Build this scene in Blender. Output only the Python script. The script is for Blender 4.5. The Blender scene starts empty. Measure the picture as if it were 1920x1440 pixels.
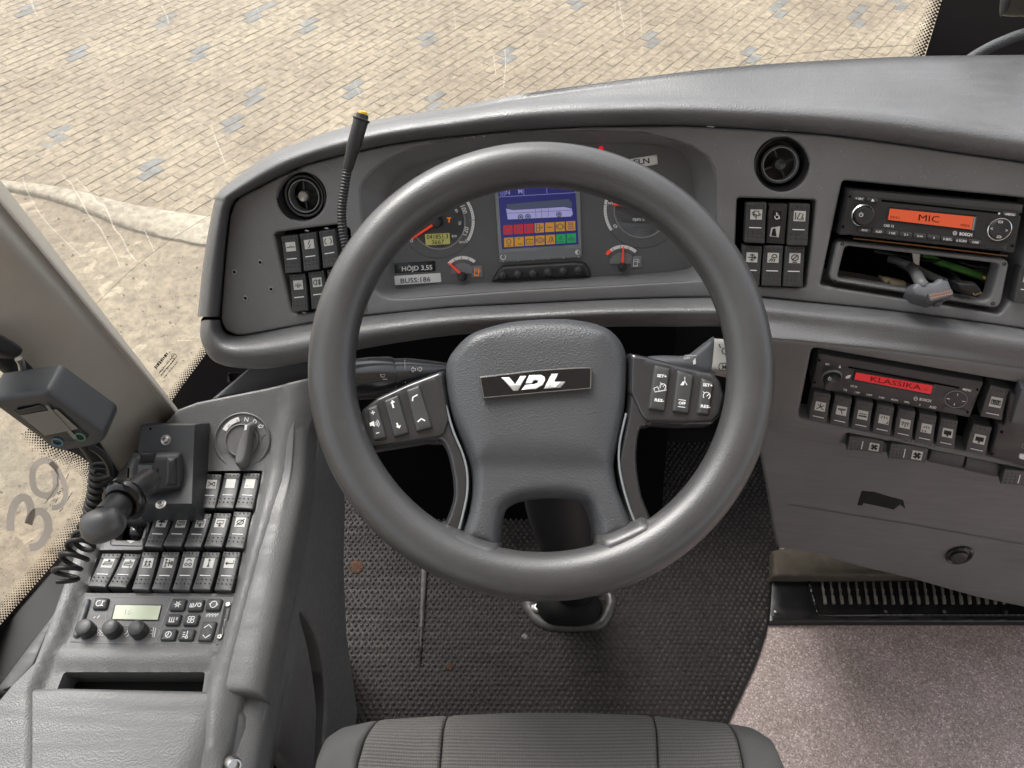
import bpy, bmesh, math, random
import numpy as np
from mathutils import Vector, Matrix
from mathutils.geometry import delaunay_2d_cdt
random.seed(7); RNG = np.random.default_rng(7)
R = math.radians
SC0 = bpy.context.scene
COL = SC0.collection

# ---------------------------------------------------------------- camera
PITCH = R(50); CAMZ = 1.38; F = 1450.0; W0, H0 = 1920.0, 1440.0
cam = bpy.data.cameras.new("camera"); cam.sensor_width = 36; cam.lens = F / W0 * 36
cam.clip_start = 0.02; cam.clip_end = 500
camo = bpy.data.objects.new("camera", cam); COL.objects.link(camo)
camo.location = (0, 0, CAMZ); camo.rotation_euler = (R(90) - PITCH, 0, 0)
SC0.camera = camo
CAM = np.array([0, 0, CAMZ]); FW = np.array([0, math.cos(PITCH), -math.sin(PITCH)])
UP = np.array([0, math.sin(PITCH), math.cos(PITCH)]); RT = np.array([1., 0, 0])

# ---------------------------------------------------------------- sky, sun, exposure
SUN_EL, SUN_ROT = R(54), R(-34)
world = bpy.data.worlds.new("World"); SC0.world = world; world.use_nodes = True
wn = world.node_tree.nodes; wl = world.node_tree.links
bg = wn["Background"]; sky = wn.new("ShaderNodeTexSky"); sky.sky_type = 'NISHITA'
sky.sun_disc = False; sky.sun_elevation = SUN_EL; sky.sun_rotation = SUN_ROT
sky.dust_density = 4.0; sky.air_density = 1.0; sky.ozone_density = 1.0
hs = wn.new("ShaderNodeHueSaturation"); hs.inputs["Saturation"].default_value = 0.30   # thin bright overcast: nearly white
wl.new(sky.outputs[0], hs.inputs["Color"]); wl.new(hs.outputs[0], bg.inputs[0]); bg.inputs[1].default_value = 0.15
sun = bpy.data.lights.new("sun", 'SUN'); sun.energy = 1.5; sun.angle = R(28); sun.color = (1, .975, .94)
suno = bpy.data.objects.new("sun", sun); COL.objects.link(suno)
sd = Vector((math.sin(SUN_ROT) * math.cos(SUN_EL), math.cos(SUN_ROT) * math.cos(SUN_EL), math.sin(SUN_EL)))
suno.rotation_euler = sd.to_track_quat('Z', 'Y').to_euler(); suno.location = (0, 0, 12)
SC0.view_settings.view_transform = 'Standard'; SC0.view_settings.look = 'None'
SC0.view_settings.exposure = 1.28; SC0.view_settings.gamma = 1
try:
    SC0.cycles.use_denoising = True; SC0.cycles.max_bounces = 8; SC0.cycles.diffuse_bounces = 4
    SC0.cycles.transparent_max_bounces = 12; SC0.cycles.caustics_reflective = False; SC0.cycles.caustics_refractive = False
except Exception: pass

# ---------------------------------------------------------------- materials
M = {}
def mat(name, col, rough=.5, spec=.5, metal=0, bump=None, var=0, vscale=8, speck=None, emit=None, coat=0, aniso=None):
    """bump=(scale, strength, distance, kind); var = large soft tone variation; speck=(scale, threshold, colour)"""
    m = bpy.data.materials.new(name); m.use_nodes = True; nt = m.node_tree; N = nt.nodes; L = nt.links
    b = N["Principled BSDF"]
    b.inputs["Base Color"].default_value = (*col, 1); b.inputs["Roughness"].default_value = rough
    b.inputs["Metallic"].default_value = metal; b.inputs["Specular IOR Level"].default_value = spec
    if coat: b.inputs["Coat Weight"].default_value = coat; b.inputs["Coat Roughness"].default_value = .08
    tc = N.new("ShaderNodeTexCoord"); geo = N.new("ShaderNodeNewGeometry"); csrc = None
    if var:
        n = N.new("ShaderNodeTexNoise"); n.inputs["Scale"].default_value = vscale; n.inputs["Detail"].default_value = 6
        n.inputs["Roughness"].default_value = .65
        L.new(geo.outputs["Position"], n.inputs["Vector"])
        r = N.new("ShaderNodeValToRGB"); r.color_ramp.elements[0].position = .3; r.color_ramp.elements[1].position = .72
        r.color_ramp.elements[0].color = (*[c * (1 - var) for c in col], 1)
        r.color_ramp.elements[1].color = (*[min(1, c * (1 + var)) for c in col], 1)
        L.new(n.outputs["Fac"], r.inputs[0]); csrc = r.outputs[0]
        rr = N.new("ShaderNodeMapRange"); rr.inputs["To Min"].default_value = rough * .88; rr.inputs["To Max"].default_value = min(1, rough * 1.15)
        L.new(n.outputs["Fac"], rr.inputs[0]); ro = rr.outputs[0]
        if var >= .15:   # wiping streaks and hand polish
            mp = N.new("ShaderNodeMapping"); mp.inputs["Scale"].default_value = (2.5, 30, 30); L.new(geo.outputs["Position"], mp.inputs["Vector"])
            n3 = N.new("ShaderNodeTexNoise"); n3.inputs["Scale"].default_value = 3.5; n3.inputs["Detail"].default_value = 5; L.new(mp.outputs[0], n3.inputs["Vector"])
            r3 = N.new("ShaderNodeMapRange"); r3.inputs["From Min"].default_value = .35; r3.inputs["From Max"].default_value = .65; r3.inputs["To Min"].default_value = -.07; r3.inputs["To Max"].default_value = .09
            L.new(n3.outputs["Fac"], r3.inputs[0]); a3 = N.new("ShaderNodeMath"); a3.operation = 'ADD'; L.new(ro, a3.inputs[0]); L.new(r3.outputs[0], a3.inputs[1]); ro = a3.outputs[0]
        L.new(ro, b.inputs["Roughness"])
    if speck:
        s = N.new("ShaderNodeTexVoronoi"); s.inputs["Scale"].default_value = speck[0]
        L.new(geo.outputs["Position"], s.inputs["Vector"])
        lt = N.new("ShaderNodeMath"); lt.operation = 'LESS_THAN'; lt.inputs[1].default_value = speck[1]
        L.new(s.outputs["Distance"], lt.inputs[0])
        n2 = N.new("ShaderNodeTexNoise"); n2.inputs["Scale"].default_value = speck[0] * .35; L.new(geo.outputs["Position"], n2.inputs["Vector"])
        g2 = N.new("ShaderNodeMath"); g2.operation = 'GREATER_THAN'; g2.inputs[1].default_value = .56; L.new(n2.outputs["Fac"], g2.inputs[0])
        mu = N.new("ShaderNodeMath"); mu.operation = 'MULTIPLY'; L.new(lt.outputs[0], mu.inputs[0]); L.new(g2.outputs[0], mu.inputs[1])
        mx = N.new("ShaderNodeMix"); mx.data_type = 'RGBA'; L.new(mu.outputs[0], mx.inputs["Factor"])
        mx.inputs["A"].default_value = (*col, 1)
        if csrc: L.new(csrc, mx.inputs["A"])
        mx.inputs["B"].default_value = (*speck[2], 1); csrc = mx.outputs["Result"]
    if csrc: L.new(csrc, b.inputs["Base Color"])
    if bump:
        sc, st, di, kind = bump
        if kind == 'grain':
            t = N.new("ShaderNodeTexVoronoi"); t.feature = 'SMOOTH_F1'; t.inputs["Scale"].default_value = sc; t.inputs["Smoothness"].default_value = .6; o = t.outputs["Distance"]
        else:
            t = N.new("ShaderNodeTexNoise"); t.inputs["Scale"].default_value = sc; t.inputs["Detail"].default_value = 3; o = t.outputs["Fac"]
        L.new(geo.outputs["Position"], t.inputs["Vector"])
        bp = N.new("ShaderNodeBump"); bp.inputs["Strength"].default_value = st; bp.inputs["Distance"].default_value = di
        L.new(o, bp.inputs["Height"]); L.new(bp.outputs[0], b.inputs["Normal"])
    if emit:
        b.inputs["Emission Color"].default_value = (*emit[0], 1); b.inputs["Emission Strength"].default_value = emit[1]
    M[name] = m; return m

mat('fascia', (.195, .195, .198), .46, .5, bump=(900, .10, .0006, 'noise'), var=.12, vscale=9, speck=(240, .13, (.34, .34, .33)))
mat('pad', (.115, .116, .119), .42, .8, bump=(620, .42, .0008, 'grain'), var=.16, vscale=9)
mat('console', (.135, .135, .134), .44, .6, bump=(620, .40, .0008, 'grain'), var=.16, vscale=9)
mat('lower_plastic', (.155, .153, .153), .5, .4, bump=(900, .08, .0006, 'noise'), var=.15, vscale=6, speck=(170, .06, (.16, .155, .15)))
mat('rim', (.056, .056, .057), .34, .7, bump=(680, .22, .0006, 'grain'), var=.14, vscale=14)
mat('hub', (.070, .0735, .079), .40, .6, bump=(640, .42, .0009, 'grain'), var=.08, vscale=10)
mat('black_plastic', (.030, .030, .031), .38, .5, bump=(1200, .05, .0004, 'noise'), var=.15, vscale=20)
mat('switch_black', (.050, .051, .052), .42, .5, bump=(1300, .06, .0004, 'noise'), var=.10, vscale=30)
mat('gloss_black', (.012, .012, .013), .16, .5)
mat('trim_gloss', (.032, .033, .036), .20, .9)
mat('foot_metal', (.075, .072, .068), .4, .5, var=.35, vscale=40)
mat('handset_grey', (.042, .044, .047), .45, .5, bump=(1000, .08, .0005, 'noise'), var=.12, vscale=20)
mat('matt_black', (.014, .014, .014), .75, .2)
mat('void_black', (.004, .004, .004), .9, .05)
mat('dial_face', (.125, .126, .129), .45, .4, var=.08, vscale=12)
mat('dial_disc', (.21, .22, .23), .5, .4)
mat('print_white', (.86, .86, .85), .6, .2)
mat('print_grey', (.34, .34, .34), .6, .2)
mat('icon_plate', (.60, .60, .57), .5, .3)
mat('icon_ink', (.02, .02, .02), .6, .2)
mat('needle_red', (.80, .06, .03), .45, .4, emit=((1, .08, .03), .12))
mat('orange', (.8, .22, .03), .5, .3, emit=((1, .25, .03), .15))
mat('lcd_olive', (.30, .29, .09), .35, .4, emit=((.42, .40, .12), .12))
mat('lcd_green', (.42, .47, .33), .3, .4, emit=((.5, .56, .4), .04))
mat('lcd_orange', (.32, .06, .02), .35, .4, emit=((1, .13, .05), .16))
mat('lcd_red', (.32, .015, .02), .35, .4, emit=((1, .02, .03), .14))
mat('lcd_ink', (.01, .008, .006), .5, .2)
mat('screen_blue', (.01, .01, .06), .25, .4, emit=((.022, .024, .16), .22))
mat('screen_line', (.1, .1, .3), .3, .4, emit=((.30, .30, .62), .22))
mat('screen_bus', (.2, .2, .4), .3, .4, emit=((.36, .34, .62), .22))
mat('screen_dark', (.01, .012, .02), .3, .4, emit=((.03, .035, .06), .6))
mat('tell_red', (.3, .01, .01), .3, .4, emit=((.62, .02, .03), .17))
mat('tell_amber', (.3, .12, .01), .3, .4, emit=((.72, .34, .02), .16))
mat('tell_green', (.01, .2, .05), .3, .4, emit=((.01, .42, .12), .15))
mat('led_red', (.5, .0, .02), .3, .4, emit=((1, .01, .05), .22))
mat('bezel_grey', (.26, .28, .29), .5, .4)
mat('label_white', (.85, .85, .84), .45, .4)
mat('label_black', (.012, .014, .017), .25, .5)
mat('chrome', (.75, .76, .76), .18, .5, metal=1)
mat('plug_metal', (.16, .155, .16), .35, .5, metal=.6)
mat('steel', (.48, .47, .45), .35, .5, metal=1, var=.15, vscale=60)
mat('badge_letter', (.78, .78, .77), .3, .6)
mat('badge_frame', (.55, .55, .55), .25, .5, metal=1)
mat('copper', (.75, .36, .2), .35, .5, metal=1)
mat('brass', (.6, .45, .2), .35, .5, metal=1)
mat('pillar_beige', (.43, .405, .36), .55, .4, bump=(800, .18, .0006, 'grain'), var=.10, vscale=5)
mat('connector_grey', (.10, .105, .115), .45, .4, bump=(900, .1, .0004, 'noise'))
mat('cable_grey', (.12, .12, .125), .5, .4)
mat('cable_green', (.10, .30, .06), .5, .4)
mat('cable_black', (.012, .012, .012), .45, .4)
mat('braid', (.075, .08, .085), .55, .4, bump=(700, .7, .001, 'grain'))
mat('foam', (.32, .27, .17), .8, .2)
mat('wood_strip', (.35, .14, .05), .6, .3)
mat('yellow', (.85, .52, .02), .45, .4)
mat('sticker_grey', (.30, .285, .275), .6, .2)
mat('sticker_ink', (.12, .10, .13), .6, .2)
mat('frit', (.016, .015, .017), .45, .3)
mat('seal', (.010, .010, .011), .55, .35, bump=(500, .1, .0006, 'noise'))
mat('retarder_white', (.52, .51, .48), .4, .4)
mat('seat_side', (.095, .095, .094), .8, .25, bump=(700, .25, .0008, 'noise'), var=.12, vscale=12)
mat('seam', (.03, .03, .03), .9, .1)
mat('ring_blue', (.10, .22, .30), .3, .5)
mat('ring_green', (.08, .22, .14), .3, .5)
mat('lcd_clear', (.15, .15, .14), .12, .6)
mat('ceiling', (.74, .73, .71), .8, .2, var=.05)
mat('wall', (.45, .44, .42), .8, .2, var=.05)
mat('rust', (.07, .035, .02), .8, .2, var=.4, vscale=60)
mat('frame_metal', (.10, .085, .065), .6, .3, var=.3, vscale=22)
mat('grille_black', (.010, .010, .011), .35, .5, var=.3, vscale=40)
mat('rib', (.26, .25, .22), .55, .4, var=.35, vscale=80)
mat('dust', (.45, .44, .42), .9, .1)

def floor_mat():
    m = mat('floor_vinyl', (.2, .13, .12), .48, .4); nt = m.node_tree; N = nt.nodes; L = nt.links; b = N["Principled BSDF"]
    geo = N.new("ShaderNodeNewGeometry")
    v = N.new("ShaderNodeTexVoronoi"); v.inputs["Scale"].default_value = 440; L.new(geo.outputs["Position"], v.inputs["Vector"])
    r = N.new("ShaderNodeValToRGB"); e = r.color_ramp.elements
    e[0].position = 0; e[0].color = (.28, .225, .205, 1); e[1].position = 1; e[1].color = (.80, .71, .67, 1)
    x = r.color_ramp.elements.new(.5); x.color = (.43, .355, .325, 1); x = r.color_ramp.elements.new(.86); x.color = (.53, .45, .415, 1)
    sp = N.new("ShaderNodeSeparateColor"); L.new(v.outputs["Color"], sp.inputs[0]); L.new(sp.outputs[0], r.inputs[0])
    n = N.new("ShaderNodeTexNoise"); n.inputs["Scale"].default_value = 14; n.inputs["Detail"].default_value = 5; L.new(geo.outputs["Position"], n.inputs["Vector"])
    r2 = N.new("ShaderNodeValToRGB"); r2.color_ramp.elements[0].position = .35; r2.color_ramp.elements[1].position = .7
    r2.color_ramp.elements[0].color = (.78, .77, .76, 1); r2.color_ramp.elements[1].color = (1.0, .96, 1.02, 1); L.new(n.outputs["Fac"], r2.inputs[0])
    mx = N.new("ShaderNodeMix"); mx.data_type = 'RGBA'; mx.blend_type = 'MULTIPLY'; mx.inputs["Factor"].default_value = 1
    L.new(r.outputs[0], mx.inputs["A"]); L.new(r2.outputs[0], mx.inputs["B"]); L.new(mx.outputs["Result"], b.inputs["Base Color"])
    bp = N.new("ShaderNodeBump"); bp.inputs["Strength"].default_value = .25; bp.inputs["Distance"].default_value = .001
    L.new(sp.outputs[1], bp.inputs["Height"]); L.new(bp.outputs[0], b.inputs["Normal"])
floor_mat()
mat('rubber_mat', (.008, .0059, .0054), .6, .4, var=.45, vscale=7)
mat('mat_nub', (.029, .0235, .0215), .5, .45, var=.45, vscale=7)

def seat_fabric():
    m = mat('seat_fabric', (.1, .1, .1), .85, .2); nt = m.node_tree; N = nt.nodes; L = nt.links; b = N["Principled BSDF"]
    geo = N.new("ShaderNodeNewGeometry"); mp = N.new("ShaderNodeMapping"); mp.inputs["Scale"].default_value = (1, 1, .25)
    L.new(geo.outputs["Position"], mp.inputs["Vector"])
    w = N.new("ShaderNodeTexWave"); w.wave_type = 'BANDS'; w.bands_direction = 'Y'; w.inputs["Scale"].default_value = 88; w.inputs["Distortion"].default_value = .8
    w.inputs["Detail"].default_value = 1; w.inputs["Detail Scale"].default_value = 6
    L.new(mp.outputs[0], w.inputs["Vector"])
    w2 = N.new("ShaderNodeTexWave"); w2.wave_type = 'BANDS'; w2.bands_direction = 'X'; w2.inputs["Scale"].default_value = 120; w2.inputs["Distortion"].default_value = 2.5
    L.new(mp.outputs[0], w2.inputs["Vector"])
    mu = N.new("ShaderNodeMath"); mu.operation = 'MULTIPLY_ADD'; L.new(w2.outputs["Fac"], mu.inputs[0]); mu.inputs[1].default_value = .45; L.new(w.outputs["Fac"], mu.inputs[2])
    r = N.new("ShaderNodeValToRGB"); r.color_ramp.elements[0].position = .1; r.color_ramp.elements[1].position = 1.2 if False else 1.0
    r.color_ramp.elements[0].color = (.082, .080, .077, 1); r.color_ramp.elements[1].color = (.135, .132, .126, 1)
    L.new(mu.outputs[0], r.inputs[0]); L.new(r.outputs[0], b.inputs["Base Color"])
    bp = N.new("ShaderNodeBump"); bp.inputs["Strength"].default_value = .5; bp.inputs["Distance"].default_value = .0012
    L.new(mu.outputs[0], bp.inputs["Height"]); L.new(bp.outputs[0], b.inputs["Normal"])
seat_fabric()

def paving_mat(name, cols, dark=False):
    m = mat(name, cols[0], .7, .35); nt = m.node_tree; N = nt.nodes; L = nt.links; b = N["Principled BSDF"]
    geo = N.new("ShaderNodeNewGeometry"); oi = N.new("ShaderNodeObjectInfo")
    ad = N.new("ShaderNodeMath"); ad.operation = 'ADD'; L.new(geo.outputs["Random Per Island"], ad.inputs[0]); L.new(oi.outputs["Random"], ad.inputs[1])
    fr = N.new("ShaderNodeMath"); fr.operation = 'FRACT'; L.new(ad.outputs[0], fr.inputs[0])
    r = N.new("ShaderNodeValToRGB"); r.color_ramp.elements[0].color = (*cols[0], 1); r.color_ramp.elements[1].color = (*cols[-1], 1)
    for k, c in enumerate(cols[1:-1]):
        x = r.color_ramp.elements.new((k + 1) / (len(cols) - 1)); x.color = (*c, 1)
    L.new(fr.outputs[0], r.inputs[0])
    n = N.new("ShaderNodeTexNoise"); n.inputs["Scale"].default_value = 17; n.inputs["Detail"].default_value = 5; n.inputs["Roughness"].default_value = .7; L.new(geo.outputs["Position"], n.inputs["Vector"])
    n2 = N.new("ShaderNodeTexNoise"); n2.inputs["Scale"].default_value = 1.1; n2.inputs["Detail"].default_value = 4; L.new(geo.outputs["Position"], n2.inputs["Vector"])
    r2 = N.new("ShaderNodeValToRGB"); r2.color_ramp.elements[0].position = .33; r2.color_ramp.elements[1].position = .68
    r2.color_ramp.elements[0].color = (.66, .63, .58, 1); r2.color_ramp.elements[1].color = (1.5, 1.5, 1.46, 1); L.new(n.outputs["Fac"], r2.inputs[0])
    r3 = N.new("ShaderNodeValToRGB"); r3.color_ramp.elements[0].position = .35; r3.color_ramp.elements[1].position = .68
    r3.color_ramp.elements[0].color = (.78, .73, .69, 1); r3.color_ramp.elements[1].color = (1.10, 1.10, 1.08, 1); L.new(n2.outputs["Fac"], r3.inputs[0])
    mx = N.new("ShaderNodeMix"); mx.data_type = 'RGBA'; mx.blend_type = 'MULTIPLY'; mx.inputs["Factor"].default_value = 1
    L.new(r.outputs[0], mx.inputs["A"]); L.new(r2.outputs[0], mx.inputs["B"])
    mx2 = N.new("ShaderNodeMix"); mx2.data_type = 'RGBA'; mx2.blend_type = 'MULTIPLY'; mx2.inputs["Factor"].default_value = 1
    L.new(mx.outputs["Result"], mx2.inputs["A"]); L.new(r3.outputs[0], mx2.inputs["B"]); L.new(mx2.outputs["Result"], b.inputs["Base Color"])
    bp = N.new("ShaderNodeBump"); bp.inputs["Strength"].default_value = .7; bp.inputs["Distance"].default_value = .01
    L.new(n.outputs["Fac"], bp.inputs["Height"]); L.new(bp.outputs[0], b.inputs["Normal"])
paving_mat('paving_tan', [(.200, .164, .113), (.216, .178, .124), (.205, .168, .117), (.228, .188, .132), (.210, .173, .121)])
paving_mat('paving_dark', [(.112, .117, .12), (.137, .141, .142), (.124, .128, .13)])
paving_mat('joint_sand', [(.190, .156, .108), (.190, .156, .108)])
paving_mat('gravel', [(.262, .220, .156), (.285, .243, .176), (.25, .209, .147), (.305, .264, .195), (.272, .231, .166)])
paving_mat('kerb_concrete', [(.29, .262, .207), (.315, .287, .228)])

def glass(name, tint, dust=.05):
    m = bpy.data.materials.new(name); m.use_nodes = True; nt = m.node_tree; N = nt.nodes; L = nt.links
    N.remove(N["Principled BSDF"]); out = N["Material Output"]
    t = N.new("ShaderNodeBsdfTransparent"); t.inputs[0].default_value = (*tint, 1)
    g = N.new("ShaderNodeBsdfGlossy"); g.inputs["Roughness"].default_value = .02
    fr = N.new("ShaderNodeFresnel"); fr.inputs[0].default_value = 1.45
    mx = N.new("ShaderNodeMixShader"); L.new(fr.outputs[0], mx.inputs[0]); L.new(t.outputs[0], mx.inputs[1]); L.new(g.outputs[0], mx.inputs[2])
    df = N.new("ShaderNodeBsdfDiffuse"); df.inputs[0].default_value = (.8, .78, .72, 1); tl = N.new("ShaderNodeBsdfTranslucent"); tl.inputs[0].default_value = (.8, .78, .72, 1)
    ad = N.new("ShaderNodeMixShader"); ad.inputs[0].default_value = .6; L.new(df.outputs[0], ad.inputs[1]); L.new(tl.outputs[0], ad.inputs[2])
    m2 = N.new("ShaderNodeMixShader"); m2.inputs[0].default_value = dust; L.new(mx.outputs[0], m2.inputs[1]); L.new(ad.outputs[0], m2.inputs[2])  # pale mix covers real dust and also paints the veil of reflections
    L.new(m2.outputs[0], out.inputs[0]); M[name] = m
glass('glass', (.95, .955, .94), .13)
def film(name, col, alpha):
    m = bpy.data.materials.new(name); m.use_nodes = True; nt = m.node_tree; N = nt.nodes
    b = N["Principled BSDF"]; b.inputs["Base Color"].default_value = (*col, 1); b.inputs["Alpha"].default_value = alpha
    b.inputs["Roughness"].default_value = .7; M[name] = m
film('streak_film', (.85, .8, .66), .55)
_m = M['streak_film'].node_tree; _b = _m.nodes['Principled BSDF']; _t = _m.nodes.new('ShaderNodeBsdfTranslucent'); _t.inputs[0].default_value = (.95, .92, .82, 1)
_p = _m.nodes.new('ShaderNodeBsdfTransparent'); _x = _m.nodes.new('ShaderNodeMixShader'); _x.inputs[0].default_value = .74; _m.links.new(_t.outputs[0], _x.inputs[1]); _m.links.new(_p.outputs[0], _x.inputs[2]); _m.links.new(_x.outputs[0], _m.nodes['Material Output'].inputs[0])
film('sticker_film', (.42, .40, .39), .92)
_m = M['sticker_film'].node_tree; _b = _m.nodes["Principled BSDF"]; _t = _m.nodes.new("ShaderNodeBsdfTranslucent"); _t.inputs[0].default_value = (.36, .325, .295, 1)
_x = _m.nodes.new("ShaderNodeMixShader"); _x.inputs[0].default_value = .7; _m.links.new(_b.outputs[0], _x.inputs[1]); _m.links.new(_t.outputs[0], _x.inputs[2]); _m.links.new(_x.outputs[0], _m.nodes["Material Output"].inputs[0])
film('wire_film', (.25, .2, .15), .55)

# ---------------------------------------------------------------- pixel geometry helpers
def ray(px, py):
    px = np.asarray(px, float); py = np.asarray(py, float)
    u = (px - W0 / 2) / F; v = (H0 / 2 - py) / F
    return FW + u[..., None] * RT + v[..., None] * UP
class Surf:
    """a real surface in the cab, given by its inverse distance along the view axis"""
    def __init__(s, i): s.i = i
    def _b(s, px, py): return CAM + ray(px, py) / np.asarray(s.i(px, py))[..., None]
    def n(s, px, py):
        px = np.asarray(px, float); py = np.asarray(py, float); e = 3.
        a = s._b(px + e, py) - s._b(px - e, py); b = s._b(px, py - e) - s._b(px, py + e)
        n = np.cross(a, b); return n / np.linalg.norm(n, axis=-1, keepdims=True)
    def P(s, px, py, h=0.):
        px = np.asarray(px, float); py = np.asarray(py, float)
        r = ray(px, py); n = s.n(px, py); d = 1 / np.asarray(s.i(px, py)) + h / (n * r).sum(-1)
        return CAM + r * d[..., None]
    def pt(s, p, h=0.): return s.P(np.array(p[0]), np.array(p[1]), h)
    def up(s, h):
        def i(px, py):
            px = np.asarray(px, float); py = np.asarray(py, float); r = ray(px, py)
            return 1 / (1 / np.asarray(s.i(px, py)) + h / (s.n(px, py) * r).sum(-1))
        return Surf(i)
def lin(i0, p0, gx=0., gy=0.): return Surf(lambda x, y: i0 + gx * (np.asarray(x, float) - p0[0]) + gy * (np.asarray(y, float) - p0[1]))
def plane(p0, n):
    p0 = np.array(p0, float); n = np.array(n, float)
    return Surf(lambda x, y: (ray(x, y) * n).sum(-1) / ((p0 - CAM) * n).sum())
def tri(a, b, c):
    A = np.array([[a[0], a[1], 1], [b[0], b[1], 1], [c[0], c[1], 1]], float); k = np.linalg.solve(A, [1 / a[2], 1 / b[2], 1 / c[2]])
    return Surf(lambda x, y: k[0] * np.asarray(x, float) + k[1] * np.asarray(y, float) + k[2])
def sp(x, w=30.): x = np.asarray(x, float) / w; return w * np.logaddexp(0, x)
def U(px, py, d): return CAM + ray(px, py) * d
def proj(X):
    X = np.asarray(X, float) - CAM; d = X @ FW
    return W0 / 2 + F * (X @ RT) / d, H0 / 2 - F * (X @ UP) / d

FA = Surf(lambda x, y: 1.10 + .00012 * (np.asarray(x, float) - 1000) - .00025 * (np.asarray(y, float) - 420))
WH = Surf(lambda x, y: 1 / .75 + (math.tan(R(9)) / .75 / F) * (np.asarray(y, float) - 679))
RC = lin(1.13, (1690, 700), .00013, -.00091)
SC = Surf(lambda x, y: 1.0205 + .000541 * sp(np.asarray(y, float) - 880))
FLOOR = plane((0, 0, 0), (0, 0, 1)); SEATP = plane((0, 0, .5), (0, 0, 1))
GZ = -1.90
GROUND = plane((0, 0, GZ), (0, 0, 1))
SIDEX = -.66
SIDE = plane((SIDEX, 0, 0), (1, 0, 0))
# windscreen plan curve (left corner wraps round to the pillar)
WSC = [(-.675, .55), (-.655, .70), (-.625, .84), (-.575, .98), (-.50, 1.08), (-.40, 1.14), (-.25, 1.19), (0, 1.22), (.5, 1.25), (1.2, 1.26), (2.4, 1.22)]
def cr(P, n, closed=False):
    P = [np.array(p, float) for p in P]; out = []; m = len(P)
    for k in range(m if closed else m - 1):
        if closed: a, b, c, d = P[k - 1], P[k], P[(k + 1) % m], P[(k + 2) % m]
        else: a, b, c, d = P[max(k - 1, 0)], P[k], P[k + 1], P[min(k + 2, m - 1)]
        for j in range(n):
            t = j / n
            out.append(.5 * ((2 * b) + (c - a) * t + (2 * a - 5 * b + 4 * c - d) * t * t + (3 * b - a - 3 * c + d) * t ** 3))
    if not closed: out.append(P[-1])
    return out
WSP = np.array(cr(WSC, 6))
_wsa = np.arctan2(WSP[:, 0], WSP[:, 1])
def ws_i(px, py):
    r = ray(px, py); a = np.arctan2(r[..., 0], r[..., 1])
    rho = np.interp(a, _wsa, np.hypot(WSP[:, 0], WSP[:, 1]))
    return np.hypot(r[..., 0], r[..., 1]) / rho
WS = Surf(ws_i)

# ---------------------------------------------------------------- object helpers
LOC = {}
def wloc(o):
    return LOC.get(o.name, np.zeros(3)) if o else np.zeros(3)
def thing(name, label, cat, loc, group=None, kind=None):
    o = bpy.data.objects.new(name, None); COL.objects.link(o); o.empty_display_size = .02
    o.location = Vector([float(x) for x in loc]); LOC[o.name] = np.array(loc, float)
    o['label'] = label; o['category'] = cat
    if group: o['group'] = group
    if kind: o['kind'] = kind
    return o
def mk(name, V, Fc, m, parent=None, smooth=True, ang=40, label=None, cat=None, group=None, kind=None, mod=None):
    V = np.asarray(V, float); org = wloc(parent)
    if parent is None and len(V): org = np.array([*((V.min(0) + V.max(0)) / 2)[:2], V[:, 2].min()])
    me = bpy.data.meshes.new(name); me.from_pydata((V - org).tolist(), [], [tuple(int(i) for i in f) for f in Fc]); me.validate()
    ms = m if isinstance(m, (list, tuple)) else [m]
    for x in ms: me.materials.append(M[x])
    if smooth:
        me.polygons.foreach_set('use_smooth', [True] * len(me.polygons)); me.set_sharp_from_angle(angle=R(ang))
    o = bpy.data.objects.new(name, me); COL.objects.link(o)
    LOC[o.name] = org
    if parent: o.parent = parent
    else: o.location = Vector([float(x) for x in org])
    if label: o['label'] = label
    if cat: o['category'] = cat
    if group: o['group'] = group
    if kind: o['kind'] = kind
    return o
class MB:
    """collects pieces into one mesh"""
    def __init__(s): s.v = []; s.f = []; s.n = 0; s.mi = []
    def add(s, V, Fc, mi=0):
        V = np.asarray(V, float).reshape(-1, 3); s.v.append(V); s.f += [tuple(int(i) + s.n for i in f) for f in Fc]; s.mi += [mi] * len(Fc); s.n += len(V); return s
    def build(s, name, m, parent=None, **k):
        if not s.n: return None
        o = mk(name, np.concatenate(s.v), s.f, m, parent, **k)
        if isinstance(m, (list, tuple)) and len(o.data.polygons) == len(s.mi): o.data.polygons.foreach_set('material_index', s.mi)
        return o
def loft(rows, close_u=False, close_v=False, cap=False):
    A = np.array(rows, float); nu, nv = A.shape[:2]; V = A.reshape(-1, 3); Fc = []
    for a in range(nu if close_u else nu - 1):
        for b in range(nv if close_v else nv - 1):
            a2, b2 = (a + 1) % nu, (b + 1) % nv
            Fc.append((a * nv + b, a2 * nv + b, a2 * nv + b2, a * nv + b2))
    if cap:
        Fc.append(tuple(range(nv))[::-1]); Fc.append(tuple((nu - 1) * nv + b for b in range(nv)))
    return V, Fc
def tube(path, rad, n=10, cap=True):
    P = np.array(path, float); m = len(P); rad = np.broadcast_to(np.asarray(rad, float), (m,))
    T = np.gradient(P, axis=0); T /= np.linalg.norm(T, axis=1, keepdims=True)
    a = np.array([0, 0, 1.]) if abs(T[0][2]) < .9 else np.array([1., 0, 0]); rows = []
    nrm = np.cross(T[0], a); nrm /= np.linalg.norm(nrm)
    for k in range(m):
        nrm = nrm - T[k] * (nrm @ T[k]); nrm /= np.linalg.norm(nrm); bn = np.cross(T[k], nrm)
        rows.append([P[k] + rad[k] * (math.cos(t) * nrm + math.sin(t) * bn) for t in np.linspace(0, 2 * math.pi, n, endpoint=False)])
    return loft(rows, close_v=True, cap=cap)
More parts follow.
